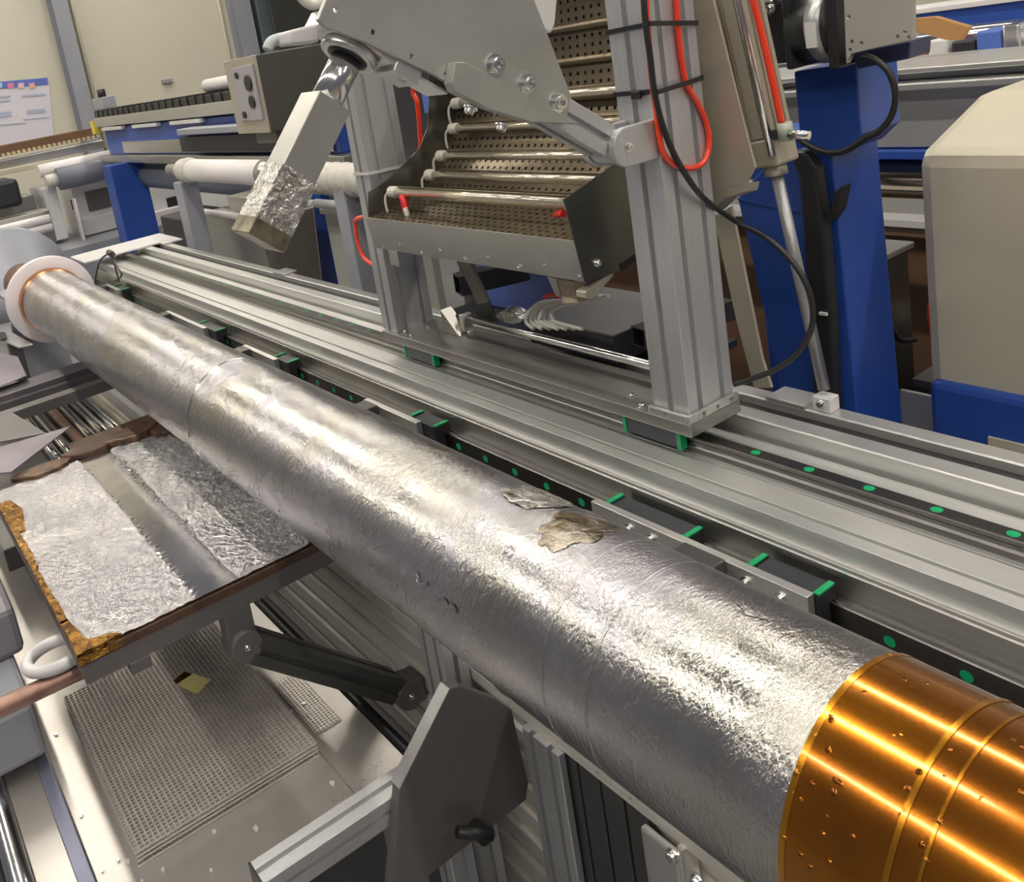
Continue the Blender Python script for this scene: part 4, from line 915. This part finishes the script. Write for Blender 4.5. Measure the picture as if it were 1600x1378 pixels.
for i, (poly, z, lab) in enumerate((([(-30, 722), (0, 700), (112, 667), (18, 739), (-40, 745)], .902, 'grey violet weathered sheet resting on the corner of the foil table'), ([(-30, 652), (20, 646), (72, 678), (0, 692), (-30, 700)], .874, 'dark grey weathered sheet under the violet sheet'), ([(-40, 545), (28, 558), (42, 588), (0, 605), (-40, 612)], .900, 'violet grey sheet beside the channel frame'))):
    m = MB(); P = [onz(a, b, z) for a, b in poly]; m.prism(P, (0, 0, .003)); solo('weathered_sheet', m, (PURPLE, HEXM, PURPLE)[i], lab, 'sheet', .0006, 'weathered sheets at the table end')
fl = thing('clamp_tabs', 'pale bent clamp tabs below the white flange', 'clamp', onz(25, 535, .9))
part(fl, 'tab', MB().prism([onz(a, b, .905) for a, b in ((-10, 512), (18, 505), (20, 522), (52, 540), (30, 545), (12, 537), (-10, 535))], (0, 0, .006)), MACH, .001)
part(fl, 'pin', MB().cyl(onz(4, 524, .90), onz(4, 524, .93), .012, 14), HEXM)
part(fl, 'post', MB().box(onz(20, 530, .9).x - .02, onz(20, 530, .9).x + .02, onz(20, 530, .9).y - .02, onz(20, 530, .9).y + .02, .695, .905), HEXM, .002)
# grey side things left of the table
solo('grey_side_cabinet', MB().box(-2.0, -1.45, -.25, .065, .60, .70), GREYP, 'grey cabinet top beside the foil table', 'cabinet', .01)
solo('pale_motor_housing', MB().box(-1.95, -1.60, -.05, .085, .70, .79), mat('lilac_paint', (.25, .24, .27), 0, .45, .1, 5), 'pale lilac housing under the foil table edge', 'housing', .012)

# ================================================================== machine line behind, left part
def box_x(parent, name, x0, y0, x1, y1, X, dep, matl, bevel=.004, label=None):
    a = onx(x0, y0, X); b = onx(x1, y1, X)
    return part(parent, name, MB().box(X - dep, X, min(a.y, b.y), max(a.y, b.y), min(a.z, b.z), max(a.z, b.z)), matl, bevel, label)
lm = thing('blue_frame_machine', 'blue framed machine with grey guide beam behind the far end of the track', 'machine', (-4.8, 2.0, 0))
pz = lambda px, py, Y: ony(px, py, Y)
Y0 = 1.8
bx0, bx1 = pz(150, 200, Y0).x, pz(520, 160, Y0).x
zt_ = pz(260, 170, Y0).z; zb_ = pz(262, 188, Y0).z
part(lm, 'guide_beam', MB().box(bx0, -3.3, Y0, Y0 + .22, zb_, zt_), mat('beam_grey', (.46, .45, .42), .3, .4, .08, 4), .004)
part(lm, 'bellows_strip', MB().box(bx0, -3.3, Y0 + .01, Y0 + .2, zt_, zt_ + .045), BLACK, .004)
for k_ in range(26):
    xx = bx0 + .1 + k_ * .125
    part(lm, 'bellows_fold', MB().box(xx, xx + .02, Y0 + .004, Y0 + .205, zt_ + .002, zt_ + .052), BLACK)
zl = pz(270, 242, Y0).z
part(lm, 'blue_skirt', MB().box(bx0 + .1, -3.3, Y0 + .03, Y0 + .19, zl, zb_ - .01), BLUE, .004)
part(lm, 'reflective_strip', MB().box(bx0 + .5, -3.35, Y0 + .02, Y0 + .029, zl + .01, zl + .09), STAIN, .002)
for k_ in range(3): part(lm, 'hook_strip', MB().box(bx0 + .15 + k_ * .75, bx0 + .65 + k_ * .75, Y0 - .004, Y0 + .029, zb_ - .03, zb_ - .008), WHITEM, .002)
part(lm, 'lower_rail', MB().box(bx0, -3.2, Y0 - .02, Y0 + .24, zl - .05, zl - .002), STAIN, .003)
part(lm, 'dark_roller', MB().cyl((bx0 + .3, Y0 + .12, zl - .17), (-3.4, Y0 + .12, zl - .17), .085, 24), ROLLM)
a = onx(181, 300, -6.25); b = onx(235, 300, -6.25); part(lm, 'leg', MB().box(-6.45, -6.25, a.y, b.y, 0, zl - .05), BLUE, .006)
a = ony(470, 370, Y0); b = ony(513, 370, Y0); part(lm, 'leg', MB().box(a.x, b.x, Y0, Y0 + .22, 0, zl - .05), BLUE, .006)
# carriage with the control box
c0 = ony(290, 215, 1.78).x; c1 = ony(440, 215, 1.78).x
part(lm, 'carriage_plate', MB().box(c0, c1, 1.74, 1.795, ony(340, 236, 1.76).z, ony(340, 210, 1.76).z), DARKBOX, .004)
part(lm, 'carriage_saddle', MB().box(c0 + .1, c1, 1.70, 1.795, ony(340, 206, 1.76).z, ony(340, 196, 1.76).z), GREYP, .004)
cbx = thing('control_box', 'grey control box with lilac socket panel on the blue framed machine', 'control box', ony(400, 210, 1.75))
XBX = ony(409, 150, 1.43).x
yA = 1.43; zT, zB = ony(405, 84, yA).z, ony(424, 207, yA).z; xL = ony(360, 150, yA).x
part(cbx, 'body', MB().box(xL, XBX, yA + .01, yA + .31, zB, zT), BOXM, .004)
part(cbx, 'front_frame', MB().box(xL, XBX, yA, yA + .0095, zB, zT), TAN, .002)
fp = part(cbx, 'socket_panel', MB().box(xL + .25 * (XBX - xL), XBX - .06 * (XBX - xL), yA - .008, yA - .0002, zB + .05, zT - .03), PANELM, .002)
for (fx_, fz, r) in ((.72, .68, .030), (.72, .34, .024), (.25, .85, .012), (.25, .12, .014)):
    xx = xL + (XBX - xL) * (.25 + .69 * fx_); zz = zB + .05 + (zT - zB - .08) * fz
    part(fp, 'socket', MB().cyl((xx, yA - .008, zz), (xx, yA - .014, zz), r, 16), BLACK)
part(cbx, 'stand', MB().box(xL + .05, XBX - .05, yA + .05, yA + .269, zB - .05, zB), HEXM, .003)
solo('paper_roll', MB().cyl((ony(325, 141, 1.9).x, 1.9, zt_ + .0885), (ony(372, 133, 1.9).x, 1.9, zt_ + .0885), .036, 20), WHITEM, 'white paper roll lying on the guide beam beside the control box', 'roll', .004)
yl = thing('limit_switch', 'grey limit switch with yellow tip at the end of the guide beam', 'switch', (bx0, 1.9, zt_))
part(yl, 'body', MB().box(bx0 - .12, bx0 + .15, 1.85, 1.95, zt_ + .055, zt_ + .14), GREYP, .006)
part(yl, 'tip', MB().box(bx0 - .1, bx0 - .02, 1.79, 1.85, zb_ - .05, zb_ + .05), mat('yellow_plastic', (.75, .6, .1), 0, .4), .004)
part(yl, 'knob', MB().cyl((bx0, 1.9, zt_ + .14), (bx0, 1.9, zt_ + .2), .03, 14), BLACK)

# white wrapped roller in front of the blue machine
wr_ = thing('wrapped_roller', 'white wrapped roller with ribbed end cap behind the probe tool', 'roller', (-4.0, 1.34, 0))
ya = 1.34; p0 = ony(303, 268, ya); p1 = ony(415, 268, ya); zr = (p0.z + p1.z) / 2
part(wr_, 'roll', MB().cyl((p0.x, ya, zr), (p1.x, ya, zr), .048, 28), WHITE)
part(wr_, 'end_cap', MB().lathe([(-.16, 0), (-.16, .03), (-.12, .05), (-.09, .045), (-.05, .056), (-.0, .05), (.0, .0)], (p0.x, ya, zr), (1, 0, 0), 20, closed=False), CERAM)
part(wr_, 'collar', MB().lathe([(0, 0), (0, .052), (.05, .055), (.08, .04), (.08, 0)], (p1.x, ya, zr), (1, 0, 0), 20, closed=False), STAIN)
part(wr_, 'ribbed_sleeve', MB().lathe([(t * .03, .042 + (.012 if t % 2 else 0)) for t in range(22)], (p1.x + .25, ya, zr - .01), (1, 0, 0), 20, closed=False), CERAM)
part(wr_, 'shaft', MB().cyl((p0.x - .3, ya, zr), (-2.3, ya, zr - .012), .026, 16), STAIN)
for px, py in ((293, 300),):
    q = ony(px, py, ya); part(wr_, 'stand', MB().box(q.x - .05, q.x + .05, ya - .04, ya + .04, 0, zr - .05), GREYP, .004)
part(wr_, 'stand', MB().box(-2.45, -2.38, ya - .04, ya + .04, 0, zr - .03), GREYP, .004)
# steel tank in front of it
tk = thing('steel_trough', 'dull steel trough with rolled rim behind the track, left of the gantry', 'trough', (-3.6, 1.62, 0))
q0_, q1_ = ony(312, 330, 1.45), ony(402, 345, 1.45)
part(tk, 'body', MB().prism([(q0_.x, 1.45, ony(330, 335, 1.45).z), (q0_.x, 1.49, .45), (q0_.x, 1.67, .45), (q0_.x, 1.72, ony(330, 335, 1.45).z)], (q1_.x - q0_.x, 0, 0)), STAIN, .006)
zz = ony(330, 332, 1.45).z
part(tk, 'rim', MB().cyl((q0_.x, 1.445, zz), (q1_.x, 1.445, zz), .016, 14), WHITEM)
part(tk, 'rim', MB().cyl((q0_.x, 1.725, zz), (q1_.x, 1.725, zz), .016, 14), WHITEM)
part(tk, 'top_plate', MB().box(q0_.x + .25, q1_.x - .05, 1.50, 1.70, zz + .004, zz + .07), STAIN, .004)
part(tk, 'support', MB().box(q0_.x + .2, q1_.x - .2, 1.52, 1.62, 0, .45), GREYP)
lp = thing('light_steel_panel', 'dented light steel panel with rails between blue leg and left gantry post', 'panel', (-2.6, 1.62, 0))
g0, g1 = ony(516, 380, 1.6).x, ony(600, 400, 1.6).x
part(lp, 'panel', MB().box(g0, g1 + .3, 1.60, 1.63, .3, ony(540, 338, 1.6).z), mat('dented_light_steel', (.52, .52, .48), .5, .4, .12, 4, .1, 20), .003)
part(lp, 'rail', MB().cyl((g0 - .02, 1.585, ony(540, 322, 1.585).z), (g1 + .3, 1.585, ony(540, 322, 1.585).z), .018, 14), WHITEM)
part(lp, 'bracket_strip', MB().box(g0 - .02, g1 + .3, 1.59, 1.66, ony(540, 338, 1.6).z, ony(540, 329, 1.6).z), STAIN, .003)
part(lp, 'foot', MB().box(g0 + .1, g1, 1.60, 1.66, 0, .3), GREYP)
solo('dark_crate', MB().box(-4.75, -4.35, 1.46, 1.72, .80, .96), DARKBOX, 'dark crate at the far corner of the track bed', 'crate', .01)
solo('crate_stand', MB().box(-4.77, -4.33, 1.44, 1.74, 0, .799), GREYP, 'grey stand under the dark crate', 'stand', .01)

# cross machine far left, parallel to the wall
cm_ = thing('roller_press', 'white and brown roller press along the cream wall', 'machine', (-7.6, .9, 0))
XM = -7.4
def ybar(parent, name, p, q, X, hgt, dep, matl, bevel=.004):
    """bar parallel to the wall between two picture points on the plane x = X; hgt in pixels"""
    a = onx(*p, X); b = onx(*q, X); h_ = hgt / FPX * (-X) * 1.05; z_ = (a.z + b.z) / 2
    return part(parent, name, MB().box(X - dep, X, a.y, b.y, z_ - h_ / 2, z_ + h_ / 2), matl, bevel)
bb = ybar(cm_, 'brown_beam', (-30, 236), (156, 212), XM, 15, .15, WOODB)
a_ = onx(-30, 243, XM + .002); b_ = onx(154, 218, XM + .002)
for k_ in range(24):
    t_ = k_ / 23; yy_ = a_.y + (b_.y - a_.y) * t_; z_ = (a_.z + b_.z) / 2
    part(bb, 'stud', MB().cyl((XM, yy_, z_), (XM + .02, yy_, z_), .014, 8), mat('brass_stud', (.7, .6, .4), .6, .4))
ybar(cm_, 'grey_beam', (-30, 258), (165, 230), XM + .12, 12, .2, STAIN)
ybar(cm_, 'cream_strip', (-30, 274), (75, 258), XM + .2, 7, .1, CREAM)
q = onx(90, 278, XM + .4); r_ = onx(185, 262, XM + .4); zq = (q.z + r_.z) / 2
part(cm_, 'roller', MB().cyl((XM + .4, q.y, zq), (XM + .4, r_.y + .1, zq), .085, 24), ROLLM)
part(cm_, 'roller', MB().cyl((XM + .3, q.y - .1, zq + .08), (XM + .3, r_.y, zq + .08), .05, 20), WHITE)
part(cm_, 'roller_hub', MB().cyl((XM + .4, q.y - .09, zq), (XM + .4, q.y, zq), .05, 16), CERAM)
box_x(cm_, 'dark_hood', -30, 290, 38, 320, XM + .5, .4, DARKBOX, .03)
box_x(cm_, 'white_cabinet', 65, 295, 108, 372, XM + .3, .5, WHITEM, .01)
wf = box_x(cm_, 'white_cabinet', 110, 292, 200, 372, XM + .2, .5, WHITEM, .01)
box_x(cm_, 'dark_opening', 132, 300, 178, 322, XM + .215, .01, HEXM)
box_x(cm_, 'ledge', 128, 344, 200, 352, XM + .28, .1, WHITEM)
box_x(cm_, 'slim_post', 118, 310, 132, 378, XM + .45, .08, WHITE)
box_x(cm_, 'slot_shade_tile', 110, 312, 116, 328, XM + .212, .01, BLACK)  # black tile stands for the shade inside a handle slot
box_x(cm_, 'steel_flap', -30, 322, 62, 340, XM + .2, .3, STAIN)
q = onx(-30, 357, XM + .9); r_ = onx(80, 350, XM + .9)
for dz in (0, -.06): part(cm_, 'white_tube', MB().cyl((XM + .9, q.y, (q.z + r_.z) / 2 + dz), (XM + .9, r_.y, (q.z + r_.z) / 2 + dz), .03, 16), WHITE)
box_x(cm_, 'base_skirt', -30, 352, 90, 378, XM + .8, .2, STAIN)
part(cm_, 'plinth', MB().box(XM - .5, XM + .7, onx(-30, 370, XM).y, onx(215, 370, XM).y, 0, .62), GREYP)
rc = thing('white_machine_cabinet', 'pale machine cabinet with dark window behind the blue leg', 'cabinet', (-7.3, 2.6, 0))
X2 = -7.3
a_ = onx(228, 300, X2); b_ = onx(300, 300, X2)
part(rc, 'body', MB().box(X2 - .5, X2, a_.y, b_.y + .4, 0, onx(260, 268, X2).z), WHITEM, .01)
box_x(rc, 'window', 260, 310, 285, 326, X2 + .01, .02, BLACK)
box_x(rc, 'ledge', 242, 332, 290, 342, X2 + .1, .12, WHITE)

# ================================================================== machine line behind, right part
bc = thing('blue_column', 'tall blue machine column with black cable chain behind the pneumatic cylinder', 'column', ony(1250, 600, 1.5))
part(bc, 'front_panel', MB().prism([ony(a, b, 1.46) for a, b in ((1152, 310), (1188, 268), (1240, 236), (1300, 240), (1308, 330), (1345, 700), (1232, 700), (1215, 580))], (0, .14, 0)), BLUE, .003)
part(bc, 'upper_panel', MB().prism([ony(a, b, 1.44) for a, b in ((1240, 112), (1338, 98), (1343, 180), (1346, 210), (1318, 238), (1300, 243), (1250, 224))], (0, .12, 0)), BLUE, .003)
part(bc, 'side_tab', MB().prism([ony(a, b, 1.50) for a, b in ((1343, 195), (1362, 193), (1363, 212), (1346, 216))], (0, .05, 0)), BLUE, .002)
part(bc, 'seam_strip', MB().prism([ony(a, b, 1.458) for a, b in ((1152, 310), (1230, 328), (1272, 330), (1272, 332), (1230, 330), (1152, 312))], (0, .004, 0)), BLUE)
part(bc, 'stem', MB().box(ony(1290, 400, 1.6).x - .15, ony(1290, 400, 1.6).x + .02, 1.60, 1.75, 0, 1.3), BLUE, .004)
ch = part(bc, 'cable_chain', MB().prism([ony(a, b, 1.452) for a, b in ((1245, 232), (1272, 232), (1290, 258), (1300, 330), (1312, 480), (1322, 700), (1290, 700), (1278, 480), (1268, 330), (1262, 268))], (0, -.03, 0)), BLACK, .006, label='black cable chain')
part(ch, 'chain_clip', MB().box(ony(1288, 490, 1.42).x - .008, ony(1288, 490, 1.42).x + .006, 1.416, 1.4215, ony(1288, 492, 1.42).z, ony(1288, 488, 1.42).z), WHITEM)
part(ch, 'chain_end', MB().prism([ony(a, b, 1.425) for a, b in ((1302, 300), (1316, 290), (1308, 330), (1294, 350))], (0, .03, 0)), RUBBER, .003)
solo('black_motor_cable', MB().path([ony(a, b, 1.36) for a, b in ((1345, 88), (1365, 92), (1388, 112), (1399, 145), (1394, 178), (1375, 204), (1352, 216), (1320, 236), (1290, 238), (1258, 224), (1238, 206))], .0050, 10), BLACK, 'thick black cable curving from the motor bracket to the blue column', 'cable')
# servo motor with gearbox and bracket
sm_ = thing('servo_motor', 'black servo motor with silver gearbox ring on a pale bracket', 'motor', ony(1260, 130, 1.36))
ym = 1.36; c_ = ony(1255, 55, ym); zc = c_.z + .01
xs = [ony(px, 55, ym).x for px in (1150, 1232, 1240, 1268, 1288, 1303, 1316)]
part(sm_, 'motor_body', MB().box(xs[0], xs[1], ym, ym + .10, zc - .052, zc + .052), BLACK, .008)
part(sm_, 'rear_flange', MB().box(xs[1] - .004, xs[1] + .008, ym - .008, ym + .108, zc - .062, zc + .062), BLACK, .004)
part(sm_, 'gear_housing', MB().cyl((xs[1], ym + .045, zc - .002), (xs[5], ym + .045, zc - .002), .058, 40), BLACK)
part(sm_, 'gear_ring', MB().cyl((xs[3] - .004, ym + .045, zc - .002), (xs[3] + .022, ym + .045, zc - .002), .0595, 40), mat('gear_silver', (.45, .45, .46), .7, .35))
part(sm_, 'ring_label', MB().box(xs[3] + .000, xs[3] + .018, ym - .0165, ym - .012, zc - .03, zc + .01), WHITEM)
part(sm_, 'front_flange', MB().box(xs[5] - .004, xs[6], ym - .014, ym + .105, zc - .066, zc + .075), BLACK, .003)
for dy, dz in ((-.006, .055), (.1, .055)): bolt(sm_, (xs[1] - .012, ym + dy, zc + dz), (-1, 0, 0), .006)
bolt(sm_, ony(1203, 14, ym - .008), (0, -1, 0), .007)
bp_ = part(sm_, 'bracket_plate', MB().prism([ony(a, b, ym - .01) for a, b in ((1316, -60), (1422, -60), (1426, 62), (1330, 84), (1322, 100))], (0, .012, 0)), mat('pale_bracket', (.50, .49, .45), .4, .42, .06, 6), .001)
hm = MB()
for p in ((1326, 26), (1331, 65), (1346, 67), (1328, 78), (1402, 57), (1414, 49), (1420, 58)): q = ony(*p, ym - .01); hm.cyl(q - Vector((0, .003, 0)), q + Vector((0, .016, 0)), .0032, 12)
cut(bp_, hm)
part(sm_, 'mount_block', MB().prism([ony(a, b, ym + .02) for a, b in ((1330, 84), (1422, 64), (1420, 92), (1340, 108))], (0, .06, 0)), mat('navy_block', (.03, .035, .10), 0, .4), .002)

# rear machine line on the right: guide beam, roller and frame
rm = thing('rear_line_machine', 'silver guide beam machine with polished roller behind the cream cabinet', 'machine', (-1.2, 2.3, 0))
YR = 2.3
def zpx(px, py): return ony(px, py, YR).z
XRa, XRb = -3.0, .6
part(rm, 'guide_beam', MB().box(XRa, XRb, YR, YR + .25, zpx(1400, 231), zpx(1400, 140)), ALU, .004)
part(rm, 'beam_ledge', MB().box(XRa, XRb, YR - .05, YR + .25, zpx(1400, 139), zpx(1400, 128)), ALU, .003)
part(rm, 'dark_gap', MB().box(XRa, XRb, YR + .02, YR + .25, zpx(1400, 127), zpx(1400, 116)), GREYP)
part(rm, 'top_rail', MB().box(XRa, XRb, YR - .03, YR + .25, zpx(1400, 115), zpx(1400, 106)), ALU, .003)
part(rm, 'blue_sill', MB().box(XRa, XRb, YR - .02, YR + .2, zpx(1400, 247), zpx(1400, 233)), BLUE, .003)
zr_ = (zpx(1365, 256) + zpx(1365, 322)) / 2; rr2 = (zpx(1365, 256) - zpx(1365, 322)) / 2
part(rm, 'roller', MB().cyl((XRa, YR + .1, zr_), (XRb, YR + .1, zr_), rr2, 40), mat('worn_roller_chrome', (.62, .55, .45), 1., .14, .2, 5, .05, 20, (.6, 12, 12)))
part(rm, 'white_rail', MB().box(XRa, XRb, YR - .04, YR + .02, zpx(1370, 347), zpx(1370, 334)), WHITEM, .003)
part(rm, 'tan_rail', MB().box(XRa, XRb, YR - .03, YR + .02, zpx(1370, 362), zpx(1370, 348)), mat('tan_brown', (.24, .17, .10), .3, .45, .1, 5), .003)
part(rm, 'brown_panel', MB().box(XRa, XRb, YR + .15, YR + .2, .15, zpx(1370, 363)), WOODB, .003)
part(rm, 'plinth', MB().box(XRa, XRb, YR - .02, YR + .3, 0, .15), HEXM)
for x in (-2.8, .3): part(rm, 'stand', MB().box(x, x + .12, YR + .12, YR + .24, 0, zpx(1400, 128)), BLUE, .003)
YT = 2.9
ub = thing('overhead_blue_beam', 'light blue beam with pale top edge high behind the cream cabinet', 'beam', (-1.5, YT, 0))
part(ub, 'beam', MB().box(-4.0, .6, YT, YT + .15, ony(1500, 42, YT).z, ony(1500, 14, YT).z), BLUE, .004)
part(ub, 'top_edge', MB().box(-4.0, .6, YT - .02, YT + .17, ony(1500, 13, YT).z, ony(1500, 4, YT).z), WHITEM, .003)
part(ub, 'clutter_shelf', MB().box(-4.0, .6, YT - .35, YT + .2, ony(1500, 96, YT - .2).z - .02, ony(1500, 96, YT - .2).z), WHITEM, .003)
part(ub, 'rear_rail', MB().cyl((-4.0, YT, ony(1500, 58, YT).z), (.6, YT, ony(1500, 58, YT).z), .035, 16), STEEL)
for x in (-3.6, .3): part(ub, 'post', MB().box(x, x + .12, YT + .2, YT + .32, 0, ony(1500, 14, YT).z), BLUE, .003)
zs = ony(1500, 96, YT - .2).z
for i, (px, w_, h_, m_, lab) in enumerate(((1385, .07, .07, DARKBOX, 'dark tool case on the pale shelf behind the silver beam'), (1450, .05, .05, REDW, 'small red tool case on the pale shelf'), (1480, .05, .07, WHITEM, 'white carton on the pale shelf beside the red case'), (1520, .06, .06, DARKBOX, 'black tool box on the pale shelf beside the white carton'), (1560, .06, .08, BLUE2, 'light blue carton on the pale shelf'), (1595, .04, .09, STEEL, 'shiny can on the pale shelf'))):
    q = ony(px, 90, YT - .2); solo('shelf_box', MB().box(q.x - w_ / 2, q.x + w_ / 2, YT - .25, YT - .15, zs, zs + h_), m_, lab, 'box', .006, 'clutter on the rear shelf')
solo('cardboard_flap', MB().prism([ony(a, b, 2.5) for a, b in ((1418, 30), (1460, 26), (1515, 42), (1500, 64), (1475, 62), (1440, 52), (1418, 52))], (0, .02, .0)), CARD, 'brown cardboard flap hanging above the rear shelf', 'cardboard', .002)

# cream cabinet with blue skirt
cc_ = thing('cream_cabinet', 'cream rounded machine cabinet with blue skirt', 'cabinet', (-.45, 1.8, 0))
YC = 1.62
xc0 = ony(1432, 300, YC).x; zc1 = ony(1440, 240, YC).z; zsk = ony(1460, 590, YC).z
top_b = .07
part(cc_, 'body', MB().prism([(xc0, YC, zsk - .05), (xc0, YC, zc1), (xc0, YC + .22, zc1 + top_b), (xc0, YC + .52, zc1 + top_b), (xc0, YC + .52, zsk - .05)], (1.5, 0, 0)), CREAM, .025)
part(cc_, 'blue_skirt', MB().box(xc0 + .012, xc0 + 1.5, YC - .02, YC + .52, .1, zsk), BLUE, .012)
q = ony(1545, 672, YC - .02); q2 = ony(1640, 700, YC - .02)
part(cc_, 'vent_panel', MB().box(q.x, q2.x, YC - .026, YC - .0205, q2.z - .02, q.z - .01), CREAM, .001)
part(cc_, 'plinth', MB().box(xc0 + .05, xc0 + 1.4, YC + .05, YC + .5, 0, .1), DARKBOX)
# grey electrical box and floor items between column and cabinet
eb = thing('grey_electrical_box', 'dark grey electrical box with light lid between blue column and cream cabinet', 'box', (-1.1, 1.9, 0))
q = ony(1318, 440, 1.80); q2 = ony(1372, 440, 1.80)
part(eb, 'body', MB().box(q.x, q2.x, 1.80, 1.92, .2, ony(1340, 408, 1.80).z), BOXM, .004)
part(eb, 'lid', MB().box(q.x - .01, q2.x + .01, 1.79, 1.93, ony(1340, 408, 1.80).z, ony(1340, 398, 1.80).z), SHEET, .003)
part(eb, 'pedestal', MB().box(q.x + .02, q2.x - .02, 1.82, 1.90, 0, .2), DARKBOX)
part(eb, 'cable', MB().path([ony(1374, 400, 1.79), ony(1376, 440, 1.78), ony(1382, 480, 1.78), ony(1392, 512, 1.78), ony(1408, 532, 1.80), ony(1430, 530, 1.84)], .006, 8), BLACK)
solo('blue_bracket', MB().prism([ony(a, b, 1.62) for a, b in ((1345, 562), (1368, 545), (1374, 570), (1380, 660), (1350, 660))], (0, .06, 0)), BLUE, 'small blue steel bracket beside the blue column', 'bracket', .002)
solo('bracket_post', MB().box(ony(1360, 650, 1.63).x - .02, ony(1360, 650, 1.63).x + .02, 1.625, 1.675, 0, ony(1360, 658, 1.62).z), BLUE, 'blue post carrying the small blue bracket', 'post', .002)
sh = thing('low_shelf', 'low dark shelf with pale panel in the gap before the cream cabinet', 'shelf', (-1.0, 1.95, 0))
zq_ = ony(1420, 590, 1.85).z
part(sh, 'board', MB().box(q2.x + .03, xc0 - .005, 1.85, 2.2, zq_ - .02, zq_), HEXM, .002)
part(sh, 'front_panel', MB().box(q2.x + .03, xc0 - .005, 1.80, 1.81, .2, ony(1420, 612, 1.80).z), WHITEM, .002)
part(sh, 'leg', MB().box(q2.x + .03, q2.x + .08, 1.86, 1.9, 0, zq_ - .02), HEXM)
q = Vector((xc0 - .09, 1.95, 0)); jar = thing('foil_bundle', 'silver foil bundle with red ribbon on the low shelf', 'bundle', (q.x, 1.98, zq_))
part(jar, 'bundle', MB().lathe([(0, 0), (0, .05), (.03, .062), (.08, .06), (.11, .045), (.12, 0)], (q.x - .06, 1.98, zq_ + .063), (1, 0, 0), 16, closed=False), FOILB)
part(jar, 'ribbon', MB().path([(q.x - .05, 1.93, zq_ + .17), (q.x - .05, 1.915, zq_ + .12), (q.x - .045, 1.92, zq_ + .05)], .010, 8), REDH)
